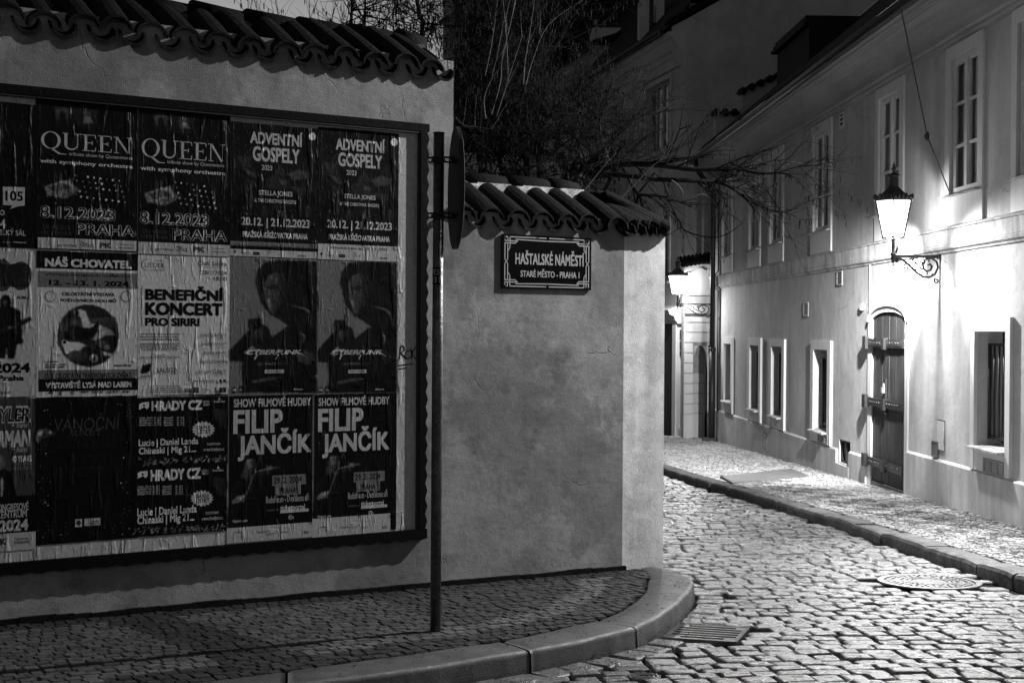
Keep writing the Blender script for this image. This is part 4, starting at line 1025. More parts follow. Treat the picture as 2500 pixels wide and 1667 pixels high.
for i, (lab, p0, p1) in enumerate((
        ('black violin concert poster with tall condensed name, left of its pair in the bottom row', (560, 966), (762, 1308)),
        ('black violin concert poster with tall condensed name, right of its pair in the bottom row', (768, 963), (967, 1291)))):
    p = Poster('poster', lab, p0, p1, 'black', z6, PG)
    if i == 0: X = lambda x: x; D = lambda y: y
    else:
        X = lambda x: 945 + (x - 240) * (1537 - 945) / (886 - 240); D = lambda y: 92 + (y - 100) * (1000 - 92) / (1035 - 100)
    p.P([(X(262), D(395)), (X(300), D(395)), (X(352), D(490)), (X(330), D(550)), (X(300), D(520))], 'dark')
    p.T('SHOW FILMOVÉ HUDBY', X(242), D(98) - 0, X(884), D(170), 'light', 0.03)
    p.T('FILIP', X(238), D(206), X(648), D(394), 'light', 0.035); p.T('JANČÍK', X(276), D(366), X(886), D(606), 'light', 0.035)
    # violinist: generic figure playing
    p.P([(X(190), D(1180)), (X(215), D(860)), (X(300), D(770)), (X(420), D(760)), (X(500), D(800)), (X(560), D(700)), (X(540), D(850)), (X(440), D(960)), (X(460), D(1060)), (X(480), D(1170))], 'black'); p.P([(X(306), D(770)), (X(318), D(700)), (X(380), D(715)), (X(400), D(765))], 'dim')
    p.E(X(372), D(645), 56, 74, 'dim'); p.P([(X(345), D(620)), (X(395), D(610)), (X(400), D(700)), (X(360), D(700))], 'mid'); p.P([(X(310), D(640)), (X(312), D(590)), (X(350), D(556)), (X(410), D(552)), (X(455), D(590)), (X(440), D(610)), (X(350), D(610)), (X(325), D(680))], 'black'); p.P([(X(375), D(690)), (X(402), D(686)), (X(400), D(694)), (X(378), D(698))], 'black'); p.E(X(378), D(640), 9, 5, 'black'); p.E(X(412), D(636), 8, 5, 'black')
    p.P([(X(330), D(775)), (X(420), D(735)), (X(520), D(715)), (X(520), D(735)), (X(400), D(775)), (X(345), D(795))], 'dark'); p.P([(X(420), D(712)), (X(600), D(672)), (X(632), D(690)), (X(600), D(690)), (X(420), D(728))], 'mid'); p.E(X(548), D(688), 26, 20, 'mid'); p.P([(X(508), D(665)), (X(518), D(660)), (X(538), D(740)), (X(520), D(745))], 'mid')
    p.P([(X(488), D(524)), (X(494), D(526)), (X(322), D(976)), (X(312), D(974))], 'light')
    p.P([(X(225), D(960)), (X(270), D(920)), (X(335), D(905)), (X(345), D(925)), (X(316), D(968)), (X(250), D(985)), (X(222), D(990))], 'mid')
    p.P([(X(296), D(920)), (X(330), D(915)), (X(318), D(950)), (X(286), D(955))], 'light')
    p.B(X(560), D(752), X(842), D(822), 'mid', 'panel'); p.T('29. 2. 2024', X(574), D(766), X(806), D(808), 'black', 0.025); p.B(X(584), D(836), X(798), D(906), 'mid', 'panel'); p.T('PRAHA', X(622), D(852), X(758), D(894), 'black', 0.025)
    p.T('Rudolfinum - Dvořákova síň', X(510), D(918), X(866), D(960), 'light', 0.008); p.T('ticketportal', X(628), D(1000), X(832), D(1042), 'white', 0.015); p.B(X(628), D(1040), X(864), D(1048), 'light', 'panel'); p.T('VSTUPENKY V SÍTI', X(512), D(1032), X(612), D(1042), 'mid', 0)
    p.T('filipjancik.com', X(232), D(1120), X(354), D(1140), 'light', 0.005); p.E(X(712), D(1098), 16, 18, 'light', 'panel'); p.E(X(712), D(1098), 12, 14, 'black', 'panel'); p.T('CM', X(704), D(1092), X(738), D(1114), 'light', 0.0)
    p.P([(X(590), D(1110)), (X(600), D(1110)), (X(622), D(1160)), (X(612), D(1160))], 'mid')
    yb = (1150, 1300) if i == 0 else (1098, 1240)
    p.B(X(184), D(1190) if i == 0 else D(1150), X(892), D(1260), 'light', 'panel')
    a = D(1215)
    for t_, xa, xb in (('yrbase', 250, 312), ('obojsoz', 432, 512), ('jazz', 630, 690), ('PRESSE', 820, 864)): p.T(t_, X(xa), D(1212), X(xb), D(1232), 'dark', 0.01)
    p.done()

# ================================================================== STREET NAME PLATE
SO = 0.018
sx0, sz1 = lx(1226, 571, SO); sx1, sz0 = lx(1443, 709, SO)
sn = thing('street_sign', 'dark enamel street name plate with white lettering under the tile coping', 'street sign', L.w(sx0, -SO, sz0), ANGL)
pl = MB(); W_, H_ = sx1 - sx0, sz1 - sz0
pl.box(sx0, sx1, -SO, -0.004, sz0, sz1); obj('plate', pl, M['enamel'], sn, L.M)
bd = MB(); ln_ = 0.0075
U = lambda u, v: (sx0 + u * W_, sz1 - v * H_)
def bar(u0, v0, u1, v1, w=ln_):
    a = Vector(U(u0, v0)); b = Vector(U(u1, v1)); d = (b - a).normalized() * (w / 2); n = Vector((-d.y, d.x)); a -= d; b += d
    y = -SO - 0.0012
    bd.face([(a.x - n.x, y, a.y - n.y), (b.x - n.x, y, b.y - n.y), (b.x + n.x, y, b.y + n.y), (a.x + n.x, y, a.y + n.y)])
for k in (0.0, 1.0):
    f = lambda u: u if k == 0 else 1 - u
    for q in (0.0, 1.0):
        g_ = lambda v: v if q == 0 else 1 - v
        bar(f(0.03), g_(0.045), f(0.06), g_(0.045)); bar(f(0.03), g_(0.045), f(0.03), g_(0.12)); bar(f(0.03), g_(0.12), f(0.15), g_(0.12)); bar(f(0.06), g_(0.045), f(0.06), g_(0.12))
        bar(f(0.085), g_(0.045), f(0.085), g_(0.24)); bar(f(0.085), g_(0.045), f(0.48), g_(0.045)); bar(f(0.15), g_(0.09), f(0.5), g_(0.10)); bar(f(0.03), g_(0.16), f(0.14), g_(0.16)); bar(f(0.14), g_(0.16), f(0.165), g_(0.12)); bar(f(0.06), g_(0.16), f(0.06), g_(0.46)); bar(f(0.03), g_(0.18), f(0.03), g_(0.46)); bar(f(0.085), g_(0.24), f(0.068), g_(0.29))
    bar(f(0.03), 0.46, f(0.045), 0.5); bar(f(0.06), 0.46, f(0.045), 0.5); bar(f(0.03), 0.54, f(0.045), 0.5); bar(f(0.06), 0.54, f(0.045), 0.5)
obj('border', bd, M['enamel_white'], sn, L.M)
lt = MB()
def sT(t, u0, v0, u1, v1, bold):
    a = U(u0, v0); b = U(u1, v1); put_text(lt, t, a[0], a[1], b[0], b[1], -SO - 0.0015, bold)
sT('HAŠTALSKÉ NÁMĚSTÍ', 0.143, 0.262, 0.915, 0.552, 0.03); sT('STARÉ MĚSTO - PRAHA 1', 0.2, 0.62, 0.862, 0.78, 0.025)
obj('lettering', lt, M['enamel_white'], sn, L.M)
for u in (0.04, 0.96):
    for v in (0.06, 0.94):
        a = U(u, v); s_ = MB(); s_.tube([(a[0], -SO - 0.006, a[1]), (a[0], -SO, a[1])], [0.006, 0.009], 10); obj('screw', s_, M['steel'], sn, L.M)

# ================================================================== ROAD SIGN ON ITS POST
pbase = hitg(1063, 1539, KH); PR = 0.029
pz1 = CAM.z + (800 - 327) / FPX * pbase.y
rs = thing('traffic_sign', 'round road sign seen edge on at the top of a grey steel post', 'road sign', pbase)
po = MB(); po.tube([(pbase.x, pbase.y, pbase.z - 0.1), (pbase.x + 0.003, pbase.y, pz1)], PR, 20); po.tube([(pbase.x + 0.003, pbase.y, pz1), (pbase.x + 0.003, pbase.y, pz1 + 0.006)], PR + 0.002, 20)
obj('post', po, M['steel'], rs)
DC = Vector((pbase.x + 0.088, pbase.y + 0.03, CAM.z + (801 - 460) / FPX * pbase.y)); DR = 0.33
rdir = Vector((DC.x, DC.y, 0)).normalized(); ra = R_(6.0)
de = Vector((rdir.x * math.cos(ra) - rdir.y * math.sin(ra), rdir.x * math.sin(ra) + rdir.y * math.cos(ra), 0))   # in the disc plane
dn = Vector((de.y, -de.x, 0))                                                                                    # face normal, to the right
ds = MB(); n = 48
def ring(r, d): return [DC + de * (r * math.cos(2 * math.pi * i / n)) + Vector((0, 0, r * math.sin(2 * math.pi * i / n))) + dn * d for i in range(n)]
prof = [(0.0, 0.0), (DR - 0.03, 0.0), (DR - 0.012, 0.0), (DR, -0.004), (DR, 0.018), (DR - 0.006, 0.02)]
vs = []
for r, d in prof: vs += ring(max(r, 1e-4), d)
fs = [(j * n + i, j * n + (i + 1) % n, (j + 1) * n + (i + 1) % n, (j + 1) * n + i) for j in range(len(prof) - 1) for i in range(n)]
ds.add(vs, fs, 1.0, False); obj('sign_disc', ds, M['sign_back'], rs)
fc = MB(); v0 = ring(DR - 0.006, 0.0195); fc.add(v0, [tuple(range(n))]); obj('sign_face', fc, M['enamel_white'], rs)
for zz in (392, 527):
    z = CAM.z + (800 - zz) / FPX * pbase.y; cl = MB()
    a = Vector((pbase.x, pbase.y, z)); q = DC.copy(); q.z = z
    cl.tube([(a.x + 0.034 * math.cos(t), a.y + 0.034 * math.sin(t), z) for t in [2 * math.pi * k / 16 for k in range(17)]], 0.006, 6)
    for hz in (-0.012, 0.012): cl.tube([(a.x - 0.055, a.y, z + hz), (a.x, a.y - 0.033, z + hz), (q.x - 0.005, q.y - 0.05, z + hz)], 0.006, 6)
    cl.tube([(q.x - 0.006, q.y - 0.16, z), (q.x - 0.006, q.y + 0.16, z)], 0.012, 6)
    obj('clamp', cl, M['iron'], rs)
sk = MB(); zc = CAM.z + (800 - 674) / FPX * pbase.y; hh = 0.046; rr = PR + 0.001; vs = []
for k in range(9):
    t = R_(-150 + 12 * k + 0); vs += [(pbase.x + rr * math.cos(t), pbase.y + rr * math.sin(t), zc - hh), (pbase.x + rr * math.cos(t), pbase.y + rr * math.sin(t), zc + hh)]
sk.add(vs, [(2 * k, 2 * k + 2, 2 * k + 3, 2 * k + 1) for k in range(8)], 1.0, True); obj('sticker', sk, INK['black'], rs)
sk2 = MB()
for t_, za, zb in (('VES', 0.036, 0.006), ('031', -0.004, -0.036)):
    v, f = glyphs(t_, 0.0)[:2]
    P_ = []
    for a, b in v:
        t = R_(-172 + 108 * a); P_.append((pbase.x + (rr + 0.0008) * math.cos(t), pbase.y + (rr + 0.0008) * math.sin(t), zc + zb + (za - zb) * b))
    sk2.add(P_, f)
obj('sticker_lettering', sk2, INK['light'], rs)

# ================================================================== COVERS IN THE ROAD
def on_ground(x, y, h): return Vector((x, y, groundz(y) + h))
mc = thing('manhole_cover', 'round cast iron manhole cover set in the bright cobbles', 'manhole cover', MAN)
def disc_ring(mb, c, r0, r1, h, n=48, a0=0.0, a1=2 * math.pi):
    vs = []
    for i in range(n + 1):
        t = a0 + (a1 - a0) * i / n
        for r in (r0, r1):
            for hh in (h - 0.012, h): vs.append(on_ground(c.x + r * math.cos(t), c.y + r * math.sin(t), hh))
    fs = []
    for i in range(n):
        b = i * 4; e = b + 4
        fs += [(b + 1, b + 3, e + 3, e + 1), (b + 3, b + 2, e + 2, e + 3), (b, b + 1, e + 1, e)]
    fs += [(0, 2, 3, 1), (n * 4 + 1, n * 4 + 3, n * 4 + 2, n * 4)]
    mb.add(vs, fs)
rim = MB(); disc_ring(rim, MAN, MANR - 0.045, MANR, 0.010); obj('rim', rim, M['iron_cover'], mc)
cv = MB(); disc_ring(cv, MAN, 0.0005, MANR - 0.052, 0.003)
obj('lid', cv, M['iron'], mc)
ptn = MB()
for r0, r1, cnt, duty in ((0.265, 0.3, 44, 0.62), (0.205, 0.25, 26, 0.66), (0.165, 0.19, 30, 0.7)):
    for k in range(cnt): disc_ring(ptn, MAN, r0, r1, 0.010, 3, 2 * math.pi * k / cnt, 2 * math.pi * (k + duty) / cnt)
disc_ring(ptn, MAN, 0.135, 0.15, 0.010)
for k in range(-3, 4):
    w = math.sqrt(max(0.0, 0.125 ** 2 - (k * 0.034) ** 2)); c = [on_ground(MAN.x + sx * w * 0.9, MAN.y + k * 0.034 + sy * 0.009, 0.010) for sx, sy in ((-1, -1), (1, -1), (1, 1), (-1, 1))]; ptn.face(c)
obj('raised_pattern', ptn, M['iron_cover'], mc)
for (q, r), lab in zip(VC, ('small round valve cover low among the dark cobbles near the kerb', 'small round valve cover among bright cobbles below the manhole')):
    vc = thing('valve_cover', lab, 'valve cover', q, 0, 'small covers in the road')
    a = MB(); disc_ring(a, q, 0.0005, r, -0.004, 28); obj('lid', a, M['iron_cover'], vc)
    a = MB()
    for i in range(3): disc_ring(a, q, r * (0.3 + 0.24 * i), r * (0.4 + 0.24 * i), 0.001, 28)
    for k in range(14): disc_ring(a, q, r * 0.86, r, 0.001, 2, 2 * math.pi * k / 14, 2 * math.pi * (k + 0.5) / 14)
    obj('raised_pattern', a, M['iron_cover'], vc)
dg_ = thing('drain_grate', 'rectangular iron drain grate lying beside the rounded kerb', 'drain grate', GRc)
gb = MB(); fm = MB(); pit = MB()
def gpt(u, v, h): p = GRc + gxv * (u * GW / 2) + gyv * (v * GD / 2); return on_ground(p.x, p.y, h)
def gbar(mb, u0, u1, v0, v1, h=0.004, d=0.03):
    a = [gpt(u0, v0, h - d), gpt(u1, v0, h - d), gpt(u1, v1, h - d), gpt(u0, v1, h - d), gpt(u0, v0, h), gpt(u1, v0, h), gpt(u1, v1, h), gpt(u0, v1, h)]
    mb.add(a, [(0, 3, 2, 1), (4, 5, 6, 7), (0, 1, 5, 4), (1, 2, 6, 5), (2, 3, 7, 6), (3, 0, 4, 7)])
for a in ((-1, 1, -1, -0.95), (-1, 1, 0.95, 1), (-1, -0.96, -0.95, 0.95), (0.96, 1, -0.95, 0.95)): gbar(fm, *a, 0.006)
obj('frame', fm, M['iron_cover'], dg_)
for k in range(7):
    v = -0.86 + k * 0.287; gbar(gb, -0.92, 0.92, v - 0.055, v + 0.055)
for u in (-0.92, 0.9): gbar(gb, u - 0.03, u + 0.03, -0.93, 0.93, 0.003)
gbar(gb, -0.88, -0.6, -0.93, -0.6, 0.0035); gbar(gb, 0.6, 0.88, -0.93, -0.6, 0.0035); gbar(gb, -0.88, -0.66, 0.6, 0.93, 0.0035); gbar(gb, 0.66, 0.88, 0.6, 0.93, 0.0035)
obj('grille', gb, M['iron_cover'], dg_)
hp = [hitg(*q, KH) for q in ((1760, 1165), (1930, 1146), (1975, 1163), (1788, 1181))]
hc = sum(hp, Vector()) / 4
ha = thing('cellar_hatch', 'flat metal hatch plate let into the pavement by the far kerb', 'hatch', hc)
a = MB(); a.add([(p.x, p.y, p.z - 0.01) for p in hp] + [(p.x, p.y, p.z + 0.018) for p in hp], [(0, 1, 5, 4), (1, 2, 6, 5), (2, 3, 7, 6), (3, 0, 4, 7), (7, 6, 5, 4)]); a.f = [tuple(reversed(f)) for f in a.f]
obj('plate', a, M['plate'], ha)
a = MB(); a.tube([hp[0] + Vector((0, 0, 0.018)), hp[3] + Vector((0, 0, 0.018))], 0.014, 6); obj('edge_strip', a, M['grille'], ha)
lf = MB()
for k in range(420):
    if k < 110: i = random.randrange(95, len(KOs) - 20); p = KIs[i].lerp(KOs[i], rnd(-0.3, 0.9)); h = KH + 0.006
    else: i = random.randrange(95, len(KOs) - 20); dd = (KOs[i] - KIs[i]).normalized(); p = KOs[i] + dd * rnd(0.01, 0.2) ** 1.0; h = 0.004
    a = rnd(0, 6.28); l_ = rnd(0.004, 0.012); e = Vector((math.cos(a), math.sin(a))) * l_; f = Vector((-e.y, e.x)) * rnd(0.4, 0.9)
    z = groundz(p.y) + h; lf.add([(p.x - e.x, p.y - e.y, z), (p.x + f.x, p.y + f.y, z + 0.004), (p.x + e.x, p.y + e.y, z + 0.002), (p.x - f.x, p.y - f.y, z + 0.003)], [(0, 1, 2, 3)])
tag(obj('leaf_litter', lf, M['bark']), 'scattered dark leaf crumbs and grit along the kerb stones', 'litter', None, 'stuff')

# ================================================================== HOUSE ON THE RIGHT
XNEAR = YEND - 11.4
def gx(x):            # pavement height at the wall, in house frame x
    return groundz(RT.w(x, 0, 0).y) + KH
zS1 = 0.5 * (xr(2139.5, 595.6)[1] + xr(2299, 563)[1]); zS0 = zS1 - 0.25
EO = 0.50
zE = xr(2035, 142, EO)[1]
zC = xr(2100, 247)[1]                                  # bottom of cornice
zTop = zE + 0.05
rh = thing('town_house', 'long pale two storey town house with tall windows, arched door and deep eaves', 'house', RT.w(0, 0, gx(0)), ANGR)
HM = RT.M
# windows, photo pixels: left, right edge of surround, top at left, sill at left
UW = [(1766, 1791.6, 436, 628), (1829.8, 1859.7, 406, 612.5), (1879.6, 1916.6, 374, 597), (1984.5, 2034.5, 314, 569), (2142, 2211.5, 222.4, 526.5), (2315, 2407.5, 123.7, 477), (2478, 2590, 28, 432)]
up = []
zs_t = []; zs_s = []
for l, r, t, s in UW:
    x0 = xr(l, t)[0]; x1 = xr(r, t)[0]; up.append([x0, x1]); zs_t.append(xr(l, t)[1]); zs_s.append(xr(l, s)[1])
zWt = sorted(zs_t)[3]; zWs = sorted(zs_s)[3]
print('UPW', [(round(a, 2), round(b, 2)) for a, b in up], [round(z, 2) for z in zs_t], [round(z, 2) for z in zs_s], 'S', zS1, 'E', zE, 'C', zC)
LW = [(1772, 1792, 1771.4, 1788, 839, 975, 823), (1830, 1862, 1834, 1856, 843, 995, 824), (1882.4, 1920, 1887.5, 1913, 846, 1011, 827), (1985, 2034, 1991, 2025, 853.5, 1045, 830.5), (2379, 2476.5, 2387, 2463, 809, 1084, 776)]
lo = []
for sl, sr, ol, orr, t, b, st_ in LW:
    a = xr(ol, (t + b) / 2)[0]; c = xr(orr, (t + b) / 2)[0]
    lo.append((xr(sl, st_)[0], xr(sr, st_)[0], a, c, xr((ol + orr) / 2, t)[1], xr(ol, b)[1], xr(sl, st_)[1]))
print('LOW', [[round(q, 2) for q in w] for w in lo])
DX0, DX1 = xr(2130, 1000)[0], xr(2211.7, 1000)[0]; DZs = xr(2130, 786)[1]; DZt = xr(2168, 761)[1]
SX0, SX1 = xr(2121, 1000)[0], xr(2218, 1000)[0]
print('DOOR', DX0, DX1, DZs, DZt, gx(DX0))
BX0, BX1 = xr(2048.7, 1100)[0], xr(2076, 1100)[0]; BZ1 = xr(2049, 1071)[1]; BZ0 = xr(2049, 1127)[1]
# wall sheet with openings
holes = []
for i, (x0, x1) in enumerate(up):
    w = x1 - x0; holes.append((x0 + 0.13 * w, x1 - 0.13 * w, zWs + 0.0, zWt - 0.135, 0.16))
for sx0_, sx1_, a, c, t, b, st_ in lo: holes.append((a, c, b, t, 0.25))
holes.append((DX0, DX1, gx(DX0) - 0.4, DZs, 0.032)); holes.append((BX0, BX1, BZ0, BZ1, 0.12))
xs = sorted(set([0.0, XNEAR] + [h[0] for h in holes] + [h[1] for h in holes] )); zs = sorted(set([-1.4, zTop + 0.2] + [h[2] for h in holes] + [h[3] for h in holes] + [DZt]))
wl_ = MB()
for i in range(len(xs) - 1):
    for j in range(len(zs) - 1):
        cx_, cz_ = (xs[i] + xs[i + 1]) / 2, (zs[j] + zs[j + 1]) / 2
        if any(h[0] < cx_ < h[1] and h[2] < cz_ < h[3] for h in holes): continue
        if DX0 < cx_ < DX1 and DZs < cz_ < DZt: continue
        wl_.face([(xs[i], 0, zs[j]), (xs[i + 1], 0, zs[j]), (xs[i + 1], 0, zs[j + 1]), (xs[i], 0, zs[j + 1])])
NA = 14; dcx = (DX0 + DX1) / 2; da = (DX1 - DX0) / 2; db = DZt - DZs
arc = [(dcx - da * math.cos(math.pi * k / NA), DZs + db * math.sin(math.pi * k / NA)) for k in range(NA + 1)]
for k in range(NA):
    (a, b), (c, d) = arc[k], arc[k + 1]; wl_.face([(a, 0, b), (c, 0, d), (c, 0, DZt), (a, 0, DZt)]); wl_.face([(a, 0, b), (a, 0.032, b), (c, 0.032, d), (c, 0, d)])
for h in holes:
    x0, x1, a, b, d = h
    wl_.face([(x0, 0, a), (x0, d, a), (x0, d, b), (x0, 0, b)][::-1]); wl_.face([(x1, 0, a), (x1, d, a), (x1, d, b), (x1, 0, b)])
    if h is not holes[12]: wl_.face([(x0, 0, b), (x0, d, b), (x1, d, b), (x1, 0, b)][::-1])
    wl_.face([(x0, 0, a), (x1, 0, a), (x1, d, a), (x0, d, a)])
wl_.face([(0, 0, -1.4), (0, 6, -1.4), (0, 6, zTop), (0, 0, zTop)][::-1])
wl_.face([(XNEAR, 0, -1.4), (XNEAR, 6, -1.4), (XNEAR, 6, zTop), (XNEAR, 0, zTop)])
wl_.face([(0, 6, -1.4), (XNEAR, 6, -1.4), (XNEAR, 6, zTop), (0, 6, zTop)][::-1])
obj('wall', wl_, M['house_plaster'], rh, HM)
# plinth: stepped with the falling street
pl_ = MB(); PO = 0.035
zp1 = xr(1757, 1002)[1]; zp2 = xr(2078, 1105)[1]; zp3 = xr(2219, 1103)[1]; zp4 = xr(2475, 1177)[1]
print('PLINTH', zp1, xr(2013, 1090)[1], zp2, zp3, zp4)
xb0 = BX0 - 0.05
pl_.extrude_x([(-PO, -1.4), (0.0 - 0.002, -1.4), (-0.002, xr(1900, 1050)[1] + 0.025), (-PO, xr(1900, 1050)[1])], 0, xb0)
pl_.box(BX0 - 0.06, BX1 + 0.04, -PO - 0.004, -0.002, -1.4, BZ0 - 0.02)
pl_.extrude_x([(-PO, -1.4), (-0.002, -1.4), (-0.002, zp2 + 0.025), (-PO, zp2)], BX1 + 0.02, SX0 - 0.02)
pl_.extrude_x([(-PO, -1.4), (-0.002, -1.4), (-0.002, (zp3 + zp4) / 2 + 0.025), (-PO, (zp3 + zp4) / 2)], SX1 + 0.02, XNEAR)
obj('plinth', pl_, M['plinth'], rh, HM)
# string course
sc_ = MB()
sc_.extrude_x([(-0.002, zS0 - 0.01), (-0.02, zS0), (-0.025, zS0 + 0.02), (-0.05, zS0 + 0.035), (-0.06, zS0 + 0.065), (-0.045, zS0 + 0.075), (-0.05, zS0 + 0.085), (-0.055, zS1 - 0.02), (-0.075, zS1 - 0.012), (-0.078, zS1), (-0.002, zS1 + 0.03)], -0.06, XNEAR)
obj('string_course', sc_, M['course'], rh, HM)
# cornice: mouldings and deep cove up to the gutter
co = MB()
prof = [(-0.002, zC), (-0.015, zC), (-0.02, zC + 0.025), (-0.045, zC + 0.03), (-0.055, zC + 0.055), (-0.045, zC + 0.065), (-0.07, zC + 0.075), (-0.085, zC + 0.095)]
h_ = zE - 0.10 - (zC + 0.1)
for k in range(9):
    t = k / 8 * math.pi / 2; prof.append((-0.085 - 0.25 * (1 - math.cos(t)), zC + 0.1 + h_ * math.sin(t)))
prof += [(-0.345, zE - 0.085), (-0.36, zE - 0.08), (-0.375, zE - 0.065), (-0.40, zE - 0.055), (-0.415, zE - 0.03), (-0.44, zE - 0.02), (-0.45, zE + 0.0), (-0.45, zE + 0.03), (-0.002, zE + 0.03)]
co.extrude_x(prof, -0.12, XNEAR)
obj('cornice', co, M['cornice'], rh, HM)
gu = MB()
for sgn, rr in ((1, 0.062),):
    pts_ = [(-0.12 + 0, -EO, zE + 0.03), (XNEAR, -EO, zE + 0.03)]
    gu.tube(pts_, rr, 12)
obj('gutter', gu, M['iron'], rh, HM)
# tiled roof slope
ro = MB(); pitch = R_(40); RL = 6.2; nx = int((XNEAR + 0.4) / 0.035); cols = []
for i in range(nx + 1):
    x = -0.25 + i * 0.035; w = 0.028 * abs(math.sin(math.pi * x / 0.21)); cols.append((x, w))
vs = []
for x, w in cols:
    for t in (0.0, 0.5, 1.0): vs.append((x, -EO - 0.03 + RL * t * math.cos(pitch), zE + 0.09 + w + RL * t * math.sin(pitch)))
fs = [(i * 3 + j, (i + 1) * 3 + j, (i + 1) * 3 + j + 1, i * 3 + j + 1) for i in range(nx) for j in range(2)]
ro.add(vs, fs, 1.0, False)
ro.box(-0.2, XNEAR, -EO + 0.05, 5.8, zE + 0.031, zE + 0.07)
rf = obj('roof', ro, M['roof'], rh, HM)
dm = MB()
dx_ = xr(1935, 120, -1.2)[0]; dz_ = xr(1935, 132, -1.2)[1]
dm.box(dx_, dx_ + 2.6, 0.9, 4.0, zE + 0.8, dz_)
for k in range(3): dm.box(dx_ - 0.12 + 0.10 * k, dx_ + 2.6, 0.8 + 0.02 * k, 4.0, dz_ + 0.06 * k, dz_ + 0.06 * (k + 1))
obj('dormer', dm, M['roof'], rh, HM)
# stepped fire gable at the far end, capped with tiles
for lab, (xa, xb, ya, yb, ybase) in (('a', (1747, 1815, 268, 268, 330)), ('b', (1813, 1945, 216, 158, 290))):
    sg = MB(); YY = YEND - 0.25 if lab == 'a' else YEND - 0.6
    a = hity(xa, ya, YY); b = hity(xb, yb, YY)
    sg.add([(a.x, YY, a.z - 0.9), (b.x, YY, a.z - 0.9), (b.x, YY, b.z - 0.08), (a.x, YY, a.z - 0.08), (a.x, YY + 0.3, a.z - 0.9), (b.x, YY + 0.3, a.z - 0.9), (b.x, YY + 0.3, b.z - 0.08), (a.x, YY + 0.3, a.z - 0.08)], [(0, 1, 2, 3), (5, 4, 7, 6), (4, 0, 3, 7), (1, 5, 6, 2), (3, 2, 6, 7)])
    obj('gable_step', sg, M['far_plaster'], rh)
    tl = MB(); n_ = 4 if lab == 'a' else 7
    for k in range(n_):
        f = k / (n_ - 1); p = a.lerp(b, f); tl.tube([(p.x, YY - 0.08, p.z - 0.06), (p.x, YY + 0.38, p.z - 0.03)], [0.075, 0.065], 10)
    tl.add([(a.x - 0.08, YY - 0.06, a.z - 0.09), (b.x, YY - 0.06, b.z - 0.09), (b.x, YY + 0.36, b.z - 0.07), (a.x - 0.08, YY + 0.36, a.z - 0.07), (a.x - 0.08, YY - 0.06, a.z - 0.06), (b.x, YY - 0.06, b.z - 0.06), (b.x, YY + 0.36, b.z - 0.04), (a.x - 0.08, YY + 0.36, a.z - 0.04)], [(0, 1, 5, 4), (4, 5, 6, 7), (2, 3, 7, 6), (3, 0, 4, 7), (1, 2, 6, 5), (3, 2, 1, 0)])
    obj('gable_tiles', tl, M['roof'], rh)
# ---- upper windows
for i, (x0, x1) in enumerate(up):
    w = x1 - x0; ox0, ox1, oz0, oz1, d = holes[i]
    su = MB(); PR_ = 0.03
    su.box(x0, ox0, -PR_, -0.003, zWs - 0.02, zWt); su.box(ox1, x1, -PR_, -0.003, zWs - 0.02, zWt); su.box(ox0, ox1, -PR_, -0.003, oz1, zWt)
    su.box(x0, x1, -PR_ + 0.004, -0.003, zS1 + 0.028, zWs - 0.022)
    wo = obj('window', su, M['trim'], rh, HM)
    si = MB(); si.extrude_x([(-0.085, zWs - 0.035), (-0.003, zWs - 0.03), (0.05, zWs + 0.004), (0.05, zWs + 0.012), (-0.085, zWs - 0.022)], x0 - 0.01, x1 - 0.04 * w)
    obj('sill', si, M['course'], wo, HM)
    sa = MB(); t_ = 0.035; y0, y1 = 0.012, 0.06; zb = zWs + 0.012; cxm = (ox0 + ox1) / 2
    sa.box(ox0, ox0 + t_, y0, y1, zb, oz1); sa.box(ox1 - t_, ox1, y0, y1, zb, oz1); sa.box(ox0 + t_, ox1 - t_, y0, y1, oz1 - t_, oz1); sa.box(ox0 + t_, ox1 - t_, y0, y1, zb, zb + t_ * 1.4)
    sa.box(cxm - 0.035, cxm + 0.035, y0 - 0.012, y1, zb + t_ * 1.4, oz1 - t_)
    H3 = (oz1 - zb)
    for s_ in (0, 1):
        a, b = (ox0 + t_, cxm - 0.035) if s_ == 0 else (cxm + 0.035, ox1 - t_)
        sa.box(a, a + 0.022, y0 + 0.008, y1 - 0.006, zb + t_ * 1.4, oz1 - t_); sa.box(b - 0.022, b, y0 + 0.008, y1 - 0.006, zb + t_ * 1.4, oz1 - t_)
        sa.box(a + 0.022, b - 0.022, y0 + 0.004, y1 - 0.008, oz1 - t_ - 0.035, oz1 - t_); 
        for f in (0.345, 0.66): sa.box(a + 0.022, b - 0.022, y0 + 0.004, y1 - 0.008, zb + H3 * f - 0.014, zb + H3 * f + 0.014)
    obj('sash', sa, M['sash'], wo, HM)
    pn = MB(); pn.face([(ox0, 0.045, zb), (ox1, 0.045, zb), (ox1, 0.045, oz1), (ox0, 0.045, oz1)]); obj('pane', pn, M['glass'], wo, HM)
    cu = MB(); n_ = 60; q = [(ox0 + (ox1 - ox0) * k / n_, 0.13 + 0.012 * math.sin(k * 1.1 + 0.5 * math.sin(k * 0.3))) for k in range(n_ + 1)]
    for k in range(n_): cu.face([(q[k][0], q[k][1], zb + (0.0 if i % 2 else H3 * 0.0)), (q[k + 1][0], q[k + 1][1], zb), (q[k + 1][0], q[k + 1][1], oz1), (q[k][0], q[k][1], oz1)], 1.0, True)
    obj('curtain', cu, M['curtain'], wo, HM)
